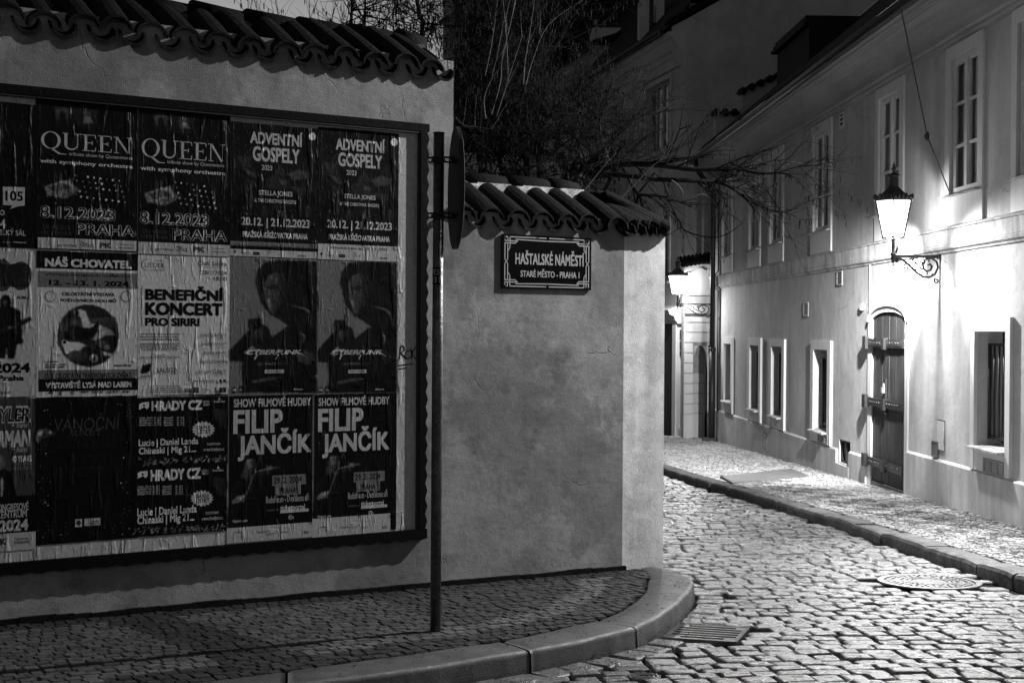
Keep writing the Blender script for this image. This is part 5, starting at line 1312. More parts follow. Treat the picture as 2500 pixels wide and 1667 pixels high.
# ---- barred ground floor windows
for i, (sx0_, sx1_, a, c, t, b, st_) in enumerate(lo):
    su = MB(); zbase = (xr(1900, 1050)[1] if i < 4 else (zp3 + zp4) / 2) + 0.026; PR_ = 0.04
    su.box(sx0_, a, -PR_, -0.003, zbase, st_); su.box(c, sx1_, -PR_, -0.003, zbase, st_); su.box(a, c, -PR_, -0.003, t, st_); su.box(a, c, -PR_ + 0.006, -0.003, zbase, b - 0.03)
    wo = obj('window', su, M['trim'], rh, HM)
    si = MB(); si.extrude_x([(-0.11, b - 0.04), (0.0, b - 0.028), (0.24, b + 0.006), (0.24, b + 0.014), (-0.11, b - 0.018)], a - 0.04, c + 0.0); obj('sill', si, M['course'], wo, HM)
    gr = MB(); yb_ = 0.11; nb = 6
    for k in range(nb + 1):
        x = a + (c - a) * (k + 0.25) / (nb + 0.5); gr.tube([(x, yb_, b + 0.06), (x, yb_, t - 0.12)], 0.011 if k else 0.018, 6)
    for z_ in (b + 0.08, t - 0.13): gr.box(a + 0.01, c - 0.005, yb_ - 0.008, yb_ + 0.008, z_ - 0.012, z_ + 0.012)
    for z_ in (b + 0.35, t - 0.4): gr.box(a, a + 0.05, yb_ - 0.006, yb_ + 0.006, z_ - 0.012, z_ + 0.012)
    obj('grille', gr, M['iron'], wo, HM)
    bkp = MB(); bkp.box(a - 0.05, c + 0.05, 0.253, 0.29, b - 0.05, t + 0.05); obj('pane', bkp, M['dark'], wo, HM)
# ---- vents, covers
def vent(name, l, t, r, b, mtl, rows=8, cols=1, prj=0.02, plate=True, dark='dark'):
    x0, z1_ = xr(l, t, prj); x1, z0_ = xr(r, b, prj)
    # bottom right pixel is lower in perspective: use middle column for height
    z0_ = xr(l, t + (b - t) * 0.80, prj)[1] if (b - t) > 40 and (r - l) > 40 else z0_
    m_ = MB(); t_ = 0.018
    m_.box(x0, x1, -prj, -0.003, z1_ - t_, z1_); m_.box(x0, x1, -prj, -0.003, z0_, z0_ + t_)
    cw = (x1 - x0) / cols
    for c in range(cols + 1):
        xa = x0 + cw * c; m_.box(max(x0, xa - t_ / 2 - (0.02 if cols > 1 else 0)), min(x1, xa + t_ / 2 + (0.02 if cols > 1 else 0)), -prj + 0.001, -0.003, z0_ + t_, z1_ - t_)
    hh = (z1_ - z0_ - 2 * t_) / rows
    for k in range(rows):
        zz = z0_ + t_ + hh * k; m_.add([(x0 + t_ / 2, -prj + 0.003, zz), (x1 - t_ / 2, -prj + 0.003, zz), (x1 - t_ / 2, -prj + 0.012, zz + hh * 0.62), (x0 + t_ / 2, -prj + 0.012, zz + hh * 0.62)], [(0, 1, 2, 3)])
    o_ = obj(name, m_, M[mtl], rh, HM)
    d_ = MB(); d_.box(x0 + 0.004, x1 - 0.004, -0.007, -0.004, z0_ + 0.004, z1_ - 0.004); obj('vent_back', d_, M[dark], o_, HM)
    return o_
vent('vent', 1839, 1008, 1853, 1032, 'grille', 5, 3); vent('vent', 1892, 1022, 1909, 1048, 'grille', 5, 3); vent('vent', 1996, 1057, 2019.4, 1085, 'grille', 5, 3, 0.045)
vent('vent', 2399, 1116, 2449, 1160, 'grille', 6, 3, 0.045)
vent('vent', 1961.6, 739, 1972, 772, 'grille', 7); vent('vent', 2042.5, 662.6, 2054.5, 696, 'grille', 7); vent('vent', 2048, 279, 2058, 312, 'trim', 3)
vent('vent', 1863, 1053, 1870.4, 1097, 'grille', 14, 1, 0.04); vent('vent', 2273.8, 1073.7, 2286.6, 1117, 'grille', 9, 1, 0.03)
mx0, mz1 = xr(2290, 1026); mx1, mz0 = xr(2307, 1100)
mt = MB(); mt.box(mx0, mx1, -0.012, -0.003, mz0, mz1); 
for z_ in (mz0 + 0.1, mz1 - 0.12): mt.box(mx1 - 0.012, mx1 + 0.006, -0.02, -0.0125, z_ - 0.03, z_ + 0.03)
mo = obj('meter_door', mt, M['trim'], rh, HM)
mf = MB(); e_ = 0.006
mf.box(mx0 - e_, mx1 + e_, -0.008, -0.0035, mz1 + 0.0005, mz1 + e_ * 2); mf.box(mx0 - e_, mx0 - 0.0005, -0.008, -0.0035, mz0, mz1); mf.box(mx0 - e_, mx1 + e_, -0.008, -0.0035, mz0 - e_, mz0 - 0.0005); obj('meter_frame', mf, M['iron'], mo, HM)
bw_ = MB(); cxm = (BX0 + BX1) / 2
for a, b in ((BX0, BX0 + 0.03), (cxm - 0.025, cxm + 0.025), (BX1 - 0.03, BX1)): bw_.box(a, b, 0.02, 0.06, BZ0, BZ1)
bw_.box(BX0 + 0.03, BX1 - 0.03, 0.02, 0.06, BZ1 - 0.03, BZ1); bw_.box(BX0 + 0.03, BX1 - 0.03, 0.02, 0.06, BZ0, BZ0 + 0.03)
bo_ = obj('cellar_window', bw_, M['wood'], rh, HM)
d_ = MB(); d_.box(BX0 - 0.03, BX1 + 0.03, 0.122, 0.14, BZ0 - 0.03, BZ1 + 0.03); obj('pane', d_, M['dark'], bo_, HM)
# ---- arched door
dr = MB(); nb = 10; yd = 0.004
for k in range(nb):
    a = DX0 + (DX1 - DX0) * k / nb + 0.004; b = DX0 + (DX1 - DX0) * (k + 1) / nb - 0.004
    f = lambda x: DZs + db * math.sqrt(max(0, 1 - ((x - dcx) / da) ** 2)) - 0.006
    y_ = yd + rnd(-0.004, 0.004); g0 = gx((a + b) / 2) + 0.03
    dr.add([(a, y_, g0), (b, y_, g0), (b, y_, f(b)), ((a + b) / 2, y_, f((a + b) / 2)), (a, y_, f(a)), (a, y_ + .02, g0), (b, y_ + .02, g0), (b, y_ + .02, f(b)), (a, y_ + .02, f(a))], [(0, 1, 2, 3, 4), (1, 6, 7, 2), (5, 0, 4, 8)])
do = obj('door', dr, M['wood'], rh, HM)
dbk = MB(); dbk.box(DX0 - 0.05, DX1 + 0.05, 0.034, 0.05, gx(DX0) - 0.4, DZt + 0.05); obj('door_back', dbk, M['dark'], do, HM)
for l, r, m_ in ((xr(2130, 830)[1], xr(2130, 842)[1], 'grille'), (xr(2130, 973)[1], xr(2130, 985)[1], 'iron'), (xr(2130, 1118)[1], xr(2130, 1130)[1], 'iron')):
    zz1, zz0 = max(l, r), min(l, r)
    br = MB(); mid = (DX0 + DX1) / 2 - 0.08
    br.box(DX0 - 0.12, mid - 0.03, -0.05, -0.004, zz0 - 0.02, zz1 + 0.02); br.box(mid + 0.03, DX1 - 0.05, -0.03, -0.004, zz0 - 0.025, zz1 + 0.012); br.box(mid - 0.045, mid + 0.045, -0.06, -0.003, zz0 - 0.05, zz1 + 0.03)
    br.box(DX0 - 0.2, DX0 - 0.06, -0.085, -0.037, zz0 - 0.05, zz1 + 0.05)
    bo2 = obj('door_bar', br, M['iron'], do, HM)
    bl = MB()
    for k in range(5): bl.tube([(DX0 + 0.05 + 0.1 * k, -0.060, (zz0 + zz1) / 2), (DX0 + 0.05 + 0.1 * k, -0.049, (zz0 + zz1) / 2)], [0.012, 0.014], 8)
    for k in range(5): bl.tube([(mid + 0.1 + 0.11 * k, -0.040, (zz0 + zz1) / 2), (mid + 0.1 + 0.11 * k, -0.029, (zz0 + zz1) / 2)], [0.012, 0.014], 8)
    obj('bolt_heads', bl, M['steel'], bo2, HM)
    if m_ == 'grille':
        pt = MB(); pt.box(DX0 - 0.03, mid - 0.05, -0.0545, -0.0505, zz0, zz1); pt.box(mid + 0.06, DX1 - 0.1, -0.0345, -0.0305, zz0, zz1); obj('bare_metal_strip', pt, M['steel'], bo2, HM)
hs = MB(); px_, pz_ = xr(2164, 951)
hs.box(px_ - 0.03, px_ + 0.04, -0.026, -0.004, pz_ - 0.3, pz_ + 0.13); obj('hasp', hs, M['iron'], do, HM)
pk = MB(); pk.box(px_ - 0.035, px_ + 0.035, -0.058, -0.028, pz_ - 0.04, pz_ + 0.03); pk.tube([(px_ - 0.02 * math.cos(t), -0.036, pz_ + 0.03 + 0.045 * math.sin(t)) for t in [math.pi * k / 8 for k in range(9)]], 0.006, 6); obj('padlock', pk, M['brass'], do, HM)
# stone surround of the door
ds_ = MB(); PRd = 0.02; sw = (DX0 - SX0)
ds_.box(SX0, DX0, -PRd, -0.003, gx(SX0) - 0.3, DZs); ds_.box(DX1, SX1 + 0.02, -PRd, -0.003, gx(SX1) - 0.3, DZs)
oa = (SX1 + 0.02 - SX0) / 2; ob_ = xr(2168, 737)[1] - DZs; oc = (SX0 + SX1 + 0.02) / 2
N2 = 20
for k in range(N2):
    t0, t1 = math.pi * k / N2, math.pi * (k + 1) / N2
    P0 = [(dcx - da * math.cos(t), DZs + db * math.sin(t)) for t in (t0, t1)]; P1 = [(oc - oa * math.cos(t), DZs + ob_ * math.sin(t)) for t in (t0, t1)]
    Pm = [(a[0] * 0.42 + b[0] * 0.58, a[1] * 0.42 + b[1] * 0.58) for a, b in zip(P0, P1)]
    for (A_, B_, y_) in ((P0, Pm, -PRd), (Pm, P1, -PRd - 0.02)):
        ds_.add([(A_[0][0], y_, A_[0][1]), (A_[1][0], y_, A_[1][1]), (B_[1][0], y_, B_[1][1]), (B_[0][0], y_, B_[0][1]), (A_[0][0], -0.003, A_[0][1]), (A_[1][0], -0.003, A_[1][1]), (B_[1][0], -0.003, B_[1][1]), (B_[0][0], -0.003, B_[0][1])], [(0, 1, 2, 3), (3, 2, 6, 7), (0, 4, 5, 1)])
obj('door_surround', ds_, M['trim'], rh, HM)
th = MB(); th.box(DX0, DX1, -0.02, 0.031, gx(DX0) - 0.4, gx(DX1) + 0.02); obj('threshold', th, M['kerb_old'], rh, HM)
# ---- pipes and small fittings
dp = MB(); xd = xr(1741, 900, 0.1)[0]
dp.tube([(xd, -EO, zE), (xd, -EO + 0.02, zE - 0.18), (xd, -0.30, zE - 0.42), (xd, -0.13, zE - 0.62), (xd, -0.12, zE - 0.8), (xd, -0.12, gx(xd) + 0.75)], 0.052, 12)
dp.lathe([(0.075, 0.0), (0.075, 0.06), (0.05, 0.08)], 14, (xd, -0.12, gx(xd) + 1.42 + 0.42)); dp.tube([(xd, -0.12, gx(xd) - 0.1), (xd, -0.12, gx(xd) + 1.86)], 0.066, 12)
dp.box(xd - 0.13, xd + 0.09, -0.3, -0.05, gx(xd) - 0.05, gx(xd) + 0.07)
obj('downpipe', dp, M['iron'], rh, HM)
cb = MB(); xc = xr(1752, 900, 0.02)[0]
cb.tube([(xc, -0.02, gx(xc)), (xc, -0.02, zS0 - 0.05), (xc, -0.09, zS0), (xc, -0.09, zS1 + 0.02), (xc, -0.02, zS1 + 0.1), (xc, -0.02, zC)], 0.014, 6)
for z_ in (0.3, 1.0, 1.7, 2.5): cb.box(xc - 0.02, xc + 0.1, -0.03, -0.003, gx(xc) + z_, gx(xc) + z_ + 0.02)
obj('cable_conduit', cb, M['iron'], rh, HM)
cb = MB(); xc = xr(2126.5, 700)[0]; cb.tube([(xc, -0.014, zS0 - 0.005), (xc, -0.014, xr(2126, 786)[1])], 0.012, 6); obj('cable_conduit', cb, M['trim'], rh, HM)
bx = MB(); a, b = xr(2105.5, 742); c, d = xr(2110.5, 757); bx.box(a, c, -0.04, -0.003, d, b); obj('sensor_box', bx, M['trim'], rh, HM)
# downspout channel line below the near lamp bracket
# ---- overhead cable
ca = MB(); e0 = RT.w(*[xr(2317, 467, 0.03)[0], -0.03, xr(2317, 467, 0.03)[1]])
q1 = xr(2264, 333, 0.35); q2 = xr(2195, 0, 0.95)
e1 = RT.w(q1[0], -0.35, q1[1]); e2 = RT.w(q2[0], -0.95, q2[1]); e3 = e2 + (e2 - e1) * 1.5
oc_ = thing('overhead_cable', 'thin black cable with a clamp strung from the window sill up across the sky', 'cable', e0)
ca.tube([e0, e1, e2, e3], 0.007, 6); obj('wire', ca, M['iron'], oc_)
ca = MB(); ca.tube([e1 + Vector((0, 0, -0.045)), e1 + Vector((-0.005, 0, 0.0)), e1 + Vector((0, 0, 0.045))], [0.014, 0.028, 0.012], 8); obj('clamp', ca, M['iron'], oc_)

# ================================================================== LANTERNS
def spiral(cx, cz, r0, r1, a0, a1, n=18): return [(cx + (r0 + (r1 - r0) * k / n) * math.cos(a0 + (a1 - a0) * k / n), 0, cz + (r0 + (r1 - r0) * k / n) * math.sin(a0 + (a1 - a0) * k / n)) for k in range(n + 1)]
def lantern(label, pos, length, watts, toward):
    """pos = world point of the stem axis at bracket height; toward = unit vector from stem to the wall"""
    ang = math.atan2(toward.y, toward.x)
    r = thing('wall_lantern', label, 'street lamp', pos, ang, 'gas style wall lanterns')
    S = ROOTM[r.name]; H6 = 6; rot = R_(12)
    o = MB(); z0 = 0.20
    hexr = lambda rb, rt, zb, zt, n=6: None
    # frame bars of the glass body
    zb, zt, rb, rt = z0, z0 + 0.40, 0.125, 0.212
    for k in range(6):
        t = rot + k * math.pi / 3
        o.tube([(rb * math.cos(t), rb * math.sin(t), zb), (rt * math.cos(t), rt * math.sin(t), zt)], 0.008, 6)
        t2 = t + math.pi / 3
        for rr, zz in ((rb, zb), (rt, zt)): o.tube([(rr * math.cos(t), rr * math.sin(t), zz), (rr * math.cos(t2), rr * math.sin(t2), zz)], 0.010, 6)
    o.lathe([(rb - 0.012, zb - 0.01), (rb + 0.012, zb - 0.01), (rb + 0.012, zb + 0.004), (rb - 0.012, zb + 0.006), (rb - 0.012, zb - 0.01)], 6, (0, 0, 0), rot, False)
    for k in range(3):
        t = rot + k * 2 * math.pi / 3; o.tube([(0.012 * math.cos(t), 0.012 * math.sin(t), zb - 0.012), (rb * math.cos(t), rb * math.sin(t), zb - 0.004)], 0.006, 5)
    obj('body_frame', o, M['cast'], r, S)
    g_ = MB()
    for k in range(6):
        t, t2 = rot + k * math.pi / 3, rot + (k + 1) * math.pi / 3; a = 0.985
        g_.face([(a * rb * math.cos(t), a * rb * math.sin(t), zb + .006), (a * rb * math.cos(t2), a * rb * math.sin(t2), zb + .006), (a * rt * math.cos(t2), a * rt * math.sin(t2), zt), (a * rt * math.cos(t), a * rt * math.sin(t), zt)])
    obj('glass', g_, M['glow'], r, S)
    rf_ = MB()
    rf_.lathe([(rt - 0.02, zt + 0.002), (rt + 0.022, zt + 0.004), (rt + 0.024, zt + 0.018), (rt - 0.005, zt + 0.03), (0.14, zt + 0.075), (0.085, zt + 0.125), (0.062, zt + 0.145), (0.055, zt + 0.155), (0.05, zt + 0.25), (0.075, zt + 0.262), (0.078, zt + 0.27), (0.04, zt + 0.295), (0.02, zt + 0.305), (0.016, zt + 0.32), (0.028, zt + 0.338), (0.03, zt + 0.352), (0.014, zt + 0.368), (0.02, zt + 0.38), (0.008, zt + 0.40), (0.003, zt + 0.425)], 6, (0, 0, 0), rot, False)
    obj('roof', rf_, M['cast'], r, S)
    cr = MB()
    for k in range(6):
        for j in range(5):
            f = (j + 0.5) / 5; t, t2 = rot + k * math.pi / 3, rot + (k + 1) * math.pi / 3
            x = (rt + 0.016) * ((1 - f) * math.cos(t) + f * math.cos(t2)); y = (rt + 0.016) * ((1 - f) * math.sin(t) + f * math.sin(t2)); h = 0.028 + 0.03 * math.sin(math.pi * f)
            cr.tube([(x, y, zt + 0.015), (x, y, zt + 0.015 + h * 0.6), (x * 0.99, y * 0.99, zt + 0.02 + h)], [0.013, 0.02, 0.004], 5)
    obj('crest', cr, M['cast'], r, S)
    st_ = MB()
    st_.lathe([(0.004, -0.115), (0.012, -0.095), (0.006, -0.085), (0.022, -0.05), (0.028, -0.02), (0.02, 0.0), (0.032, 0.01), (0.03, 0.03), (0.018, 0.045), (0.02, 0.10), (0.016, 0.17), (0.03, 0.188)], 12)
    st_.tube([(0.03, 0, 0.03), (0.045, 0, 0.08), (0.04, 0.0, 0.19)], 0.014, 8)
    obj('stem', st_, M['cast'], r, S)
    b_ = MB(); Lg = length
    b_.box(0.0, Lg, -0.014, 0.014, -0.012, 0.012); b_.box(Lg - 0.03, Lg + 0.004, -0.03, 0.03, -0.03, 0.02)
    for k in range(22): b_.box(0.03 + (Lg - 0.06) * k / 22, 0.03 + (Lg - 0.06) * k / 22 + 0.010, -0.017, 0.017, -0.022, -0.0125)
    s = Lg / 0.54
    b_.tube([(x * s, 0, z) for x, z in ((0.03, -0.055), (0.06, -0.03), (0.11, -0.04), (0.18, -0.095), (0.26, -0.17), (0.34, -0.222), (0.42, -0.228), (0.48, -0.195), (0.515, -0.12), (0.5, -0.06), (0.44, -0.022), (0.38, -0.03), (0.34, -0.075), (0.345, -0.13), (0.385, -0.165), (0.43, -0.15), (0.445, -0.11), (0.42, -0.085), (0.395, -0.1))], [0.012, 0.013, 0.013, 0.013, 0.014, 0.014, 0.014, 0.013, 0.013, 0.012, 0.012, 0.012, 0.012, 0.012, 0.012, 0.013, 0.014, 0.013, 0.008], 7)
    b_.tube([(Lg, 0, -0.03), (Lg, 0, -0.3)], 0.011, 6)
    b_.tube([(q[0], 0, q[2]) for q in spiral(0.045 * s, -0.05, 0.026, 0.008, 1.2, 7.5)], 0.008, 6)
    b_.tube([(q[0], 0, q[2]) for q in spiral(0.15 * s, -0.115, 0.035, 0.01, 0.6, 7.0)], 0.008, 6)
    b_.tube([(q[0], 0, q[2]) for q in spiral(0.50 * s, -0.265, 0.03, 0.01, 2.0, 8.5)], 0.009, 6)
    b_.tube([(x * s, 0, z) for x, z in ((0.34, -0.15), (0.29, -0.115), (0.25, -0.07), (0.2, -0.06), (0.18, -0.085), (0.2, -0.1))], 0.008, 6)
    b_.tube([(x * s, 0, z) for x, z in ((0.27, -0.09), (0.26, -0.05), (0.22, -0.035), (0.19, -0.03))], 0.007, 6)
    b_.tube([(q[0], 0, q[2]) for q in spiral(0.33 * s, -0.06, 0.034, 0.008, -1.0, 6.0)], 0.008, 6)
    for x, z in ((0.21, -0.045), (0.16, -0.14), (0.33, -0.19), (0.3, -0.12), (0.4, -0.05), (0.44, -0.2), (0.25, -0.15), (0.38, -0.19)):
        b_.tube([(x * s, -0.006, z - 0.012), (x * s + 0.012, 0.0, z), (x * s + 0.004, 0.006, z + 0.02)], [0.003, 0.011, 0.002], 5)
    obj('bracket', b_, M['cast'], r, S)
    sp = [('POINT', watts[0], 0, None), ('SPOT', watts[1], watts[2], (0, 0, -1))]
    for s_, w_ in ((-1, watts[3]), (1, watts[4])): sp.append(('SPOT', w_, 104, (-0.2, s_ * 0.9, -0.8)))   # local y runs along the wall
    for s_, w_ in ((-1, watts[5]), (1, watts[6])): sp.append(('SPOT', w_, 74, (0.08, s_ * 0.9, -0.5)))
    for kind, w_, an, dr_ in sp:
        if w_ <= 0: continue
        ld = bpy.data.lights.new('lamp_light', kind); ld.energy = w_; ld.shadow_soft_size = 0.05; ld.color = (1, 1, 1)
        lo_ = bpy.data.objects.new('lamp_light', ld); COL.objects.link(lo_); lo_.parent = r; lo_.location = (0, 0, zb + 0.22)
        if kind == 'SPOT':
            ld.spot_size = R_(an); ld.spot_blend = 1.0; lo_.rotation_euler = Vector(dr_).to_track_quat('-Z', 'Y').to_euler()
    return r
# near lamp: wall plate at photo (2296, 625), stem at 2180
def lamp_at(pxw, pys, pxs, label, watts, dz=0.0):
    xw, _ = xr(pxw, pys, 0.0); wp = RT.w(xw, 0, 0)
    # bracket length so that the stem lands on pxs
    ln = 0.3
    while True:
        s_ = RT.w(xw, -ln, 0); px_ = CX + FPX * s_.x / s_.y
        if px_ <= pxs or ln > 1.2: break
        ln += 0.005
    d = ray(pxs, pys); z = CAM.z + d.z * (s_.y / d.y)
    return lantern(label, Vector((s_.x, s_.y, z)), ln, watts, RT.ey), ln
_, l1 = lamp_at(2296, 625, 2179, 'bright lit lantern on a scrolled iron bracket above the arched door', LAMP_NEAR)
_, l2 = lamp_at(1735, 742, 1654, 'lit lantern far down the street beside the corner of the plastered wall', LAMP_FAR)
print('LAMPS', l1, l2)
# two post lanterns outside the picture: one round the house corner throws the shadows of post, tiles and frame; the other is added for soft front fill
def post_lantern(label, x, y, zl, watts):
    gz = groundz(y) + KH; r = lantern(label, Vector((x, y, zl)), 0.75, watts, Vector((1, 0, 0)))
    p_ = MB(); p_.lathe([(0.16, gz), (0.16, gz + 0.3), (0.10, gz + 0.4), (0.085, gz + 1.2), (0.06, gz + 1.35), (0.05, zl + 0.1), (0.07, zl + 0.14), (0.02, zl + 0.25), (0.004, zl + 0.4)], 14, (x + 0.75, y, 0))
    obj('post', p_, M['cast'], r)
post_lantern('lit post lantern round the near corner of the pale house, outside the picture', 5.0, 10.8, 5.1, LAMP_CORNER)
post_lantern('added post lantern across the square as soft front fill, outside the picture', 0.3, -12.0, 6.3, LAMP_FILL)

# ================================================================== GATE WALL AND HOUSES AT THE STREET END
GY = YEND + 0.55
Gf = Frame((0, GY), 0.0)
def gh(px, py, off=0.0): return Gf.hit(px, py, off)
gt_ = thing('gate_wall', 'white plastered gate wall with arched niche and little tiled top at the street end', 'wall', (gh(1702, 1065)[0], GY, groundz(GY)))
gb_ = MB(); x0 = gh(1670, 800)[0]; x1 = gh(1790, 800)[0]; zt = gh(1700, 645)[1]
nx0, nx1 = gh(1692, 900)[0], gh(1727, 900)[0]; nz = gh(1705, 895)[1]; nzt = gh(1708, 843)[1]
zb_ = groundz(GY) - 0.3
gb_.box(x0, nx0, 0, 0.5, zb_, zt); gb_.box(nx1, x1, 0, 0.5, zb_, zt)
ac = [((nx0 + nx1) / 2 - (nx1 - nx0) / 2 * math.cos(math.pi * k / 12), nz + (nzt - nz) * math.sin(math.pi * k / 12)) for k in range(13)]
for k in range(12):
    (a, b), (c, d) = ac[k], ac[k + 1]
    gb_.add([(a, 0, b), (c, 0, d), (c, 0, zt), (a, 0, zt), (a, 0.3, b), (c, 0.3, d)], [(0, 1, 2, 3), (0, 4, 5, 1)])
gb_.face([(nx0, 0.3, zb_), (nx1, 0.3, zb_), (nx1, 0.3, nzt + 0.05), (nx0, 0.3, nzt + 0.05)]); gb_.face([(nx1, 0, zb_), (nx1, 0, nz), (nx1, 0.3, nz), (nx1, 0.3, zb_)])
gb_.face([(nx0, 0, zt), (nx1, 0, zt), (nx1, 0.5, zt), (nx0, 0.5, zt)])
obj('wall_body', gb_, M['house_plaster'], gt_, Gf.M)
rs_ = MB(); zc_ = gh(1680, 765)[1]
gr_ys = [772, 787, 811, 836, 861, 886, 911, 936, 961, 986, 1010]
zz = [gh(1680, y)[1] for y in gr_ys]
for k in range(len(zz) - 1):
    a, b = zz[k + 1] + 0.012, zz[k] - 0.012
    rs_.box(x0 + 0.005, nx0 - 0.004, -0.022, -0.003, a, b); 
    if b < nz: rs_.box(nx0 + 0.004, nx1 - 0.03, 0.278, 0.297, a, b)
    if a > nzt + 0.015: rs_.box(nx0 - 0.003, x1, -0.022, -0.003, a, b)
    else: rs_.box(nx1 + 0.004, x1, -0.022, -0.003, a, b)
rs_.box(x0 + 0.005, nx0 - 0.004, -0.03, -0.003, zb_, zz[-1] - 0.012); rs_.box(nx0 + 0.004, nx1 - 0.03, 0.27, 0.297, zb_, zz[-1] - 0.012)
obj('rustication', rs_, M['trim'], gt_, Gf.M)
mo_ = MB(); mo_.box(x0, x1, -0.05, -0.003, zc_, zc_ + 0.05); obj('moulding', mo_, M['trim'], gt_, Gf.M)
pnl = MB(); pts_ = [gh(1677, 720), (gh(1690, 720)[0] + 1.2, gh(1677, 720)[1])]
top_ = [(1736, 655), (1722, 660), (1712, 654), (1703, 654.5), (1694, 661), (1686, 665.5), (1677, 664.5)]
pnl.prism([gh(1677, 721), gh(1745, 721)] + [gh(*q) for q in [(1745, 656)] + top_], -0.03, -0.003); obj('relief_panel', pnl, M['trim'], gt_, Gf.M)
gtl = MB(); k = 0
x = gh(1666, 640)[0]
while x < x1:
    f = (x - gh(1666, 640)[0]) / 0.6; zz_ = zt + (0.03 + 0.09 * min(1, f)) ; gtl.tube([(x, -0.13, zz_ - 0.06), (x, 0.3, zz_ + 0.12)], [0.05, 0.042], 8); x += 0.085
gtl.box(gh(1666, 640)[0], x1, -0.06, 0.5, zt, zt + 0.05)
obj('tile_coping', gtl, M['tile'], gt_, Gf.M)
np_ = MB(); np_.box(gh(1728.5, 860)[0], gh(1734, 860)[0], -0.04, -0.0225, gh(1730, 861)[1], gh(1730, 843)[1]); obj('house_number', np_, M['enamel'], gt_, Gf.M)

# building with the dark windowed front further down the street
CY_ = GY + 0.9
cpt = hity(1669, 900, CY_)
vpx = 470.0; dv = Vector(((vpx - CX) / FPX, 1.0, 0)).normalized()
AF = math.atan2(-dv.y, -dv.x)
Fc = Frame((cpt.x, cpt.y), AF)                         # x negative = further away
def fh(px, py, off=0.0): return Fc.hit(px, py, off)
zg = fh(1626, 89, 0.45)[1]; zcor = fh(1660, 128)[1]
dh = thing('dark_house', 'tall dark house with moulded cornice, double windows and steep black roof behind the bare shrub', 'house', (cpt.x, cpt.y, groundz(CY_)), AF)
FL = -16.0
wins = [(1578, 1637, 190, 355), (1487, 1523, 235, 380), (1415, 1446, 265, 402)]
fb = MB(); fholes = []
for l, r, t, b in wins:
    x0 = fh(l, (t + b) / 2)[0]; x1 = fh(r, (t + b) / 2)[0]; fholes.append((x0, x1, fh(r, b)[1], fh(r, t)[1]))
zw0 = fholes[0][2]; zw1 = fholes[0][3]; fholes = [(a, b, zw0, zw1) for a, b, c, d in fholes]
fholes += [(a, b, zw0 - 3.0, zw1 - 3.0) for a, b, c, d in fholes[:3]]
print('FC', [[round(q, 2) for q in h] for h in fholes], zg, zcor)
pA, pB = fh(1626, 1000)[0], fh(1639, 1000)[0]
xs = sorted(set([FL, 0.0] + [h[0] for h in fholes] + [h[1] for h in fholes])); zs = sorted(set([-2.0, zcor + 0.4] + [h[2] for h in fholes] + [h[3] for h in fholes]))
for i in range(len(xs) - 1):
    for j in range(len(zs) - 1):
        c1, c2 = (xs[i] + xs[i + 1]) / 2, (zs[j] + zs[j + 1]) / 2
        if any(h[0] < c1 < h[1] and h[2] < c2 < h[3] for h in fholes): continue
        fb.face([(xs[i], 0, zs[j]), (xs[i + 1], 0, zs[j]), (xs[i + 1], 0, zs[j + 1]), (xs[i], 0, zs[j + 1])])
for x0, x1, a, b in fholes:
    d = 0.2
    fb.face([(x0, 0, a), (x0, d, a), (x0, d, b), (x0, 0, b)][::-1]); fb.face([(x1, 0, a), (x1, d, a), (x1, d, b), (x1, 0, b)]); fb.face([(x0, 0, b), (x0, d, b), (x1, d, b), (x1, 0, b)][::-1]); fb.face([(x0, 0, a), (x1, 0, a), (x1, d, a), (x0, d, a)])
obj('wall', fb, M['far_plaster'], dh, Fc.M)
for x0, x1, a, b in fholes:
    wf = MB(); s_ = 0.1
    wf.box(x0 - s_, x0, -0.03, -0.003, a - 0.06, b + s_); wf.box(x1, x1 + s_, -0.03, -0.003, a - 0.06, b + s_); wf.box(x0, x1, -0.03, -0.003, b, b + s_); wf.box(x0 - s_ - .05, x1 + s_ + .05, -0.1, -0.003, a - 0.12, a - 0.065)
    wo = obj('window', wf, M['far_trim'], dh, Fc.M)
    sa = MB(); cm = (x0 + x1) / 2; zt_ = a + (b - a) * 0.62
    for q0, q1 in ((x0, x0 + .06), (cm - .05, cm + .05), (x1 - .06, x1), ((x0 + cm) / 2 - .02, (x0 + cm) / 2 + .02), ((x1 + cm) / 2 - .02, (x1 + cm) / 2 + .02)): sa.box(q0, q1, 0.1, 0.15, a, b)
    for z_ in (a + .03, b - .03, zt_): sa.box(x0 + .06, x1 - .06, 0.095, 0.148, z_ - .03, z_ + .03)
    obj('sash', sa, M['far_trim'], wo, Fc.M)
    pn = MB(); pn.face([(x0, 0.14, a), (x1, 0.14, a), (x1, 0.14, b), (x0, 0.14, b)]); obj('pane', pn, M['glass'], wo, Fc.M)
    cu = MB(); cu.face([(x0, 0.19, zt_ - 0.5), (x1, 0.19, zt_ - 0.5), (x1, 0.19, b), (x0, 0.19, b)]); obj('curtain', cu, M['sash'], wo, Fc.M)
    cu = MB(); cu.face([(x0, 0.22, a), (x1, 0.22, a), (x1, 0.22, b), (x0, 0.22, b)]); obj('room_dark', cu, M['dark'], wo, Fc.M)
fco = MB()
zc0 = zcor
fco.extrude_x([(-0.002, zc0 - 0.3), (-0.04, zc0 - 0.3), (-0.05, zc0 - 0.1), (-0.10, zc0 - 0.08), (-0.12, zc0 + 0.0), (-0.2, zc0 + 0.05), (-0.3, zc0 + 0.22), (-0.36, zc0 + 0.26), (-0.4, zc0 + 0.36), (-0.002, zc0 + 0.36)], FL, -0.003)
x = -0.1
while x > -8: fco.box(x - 0.055, x, -0.06, -0.041, zc0 - 0.28, zc0 - 0.12); x -= 0.11
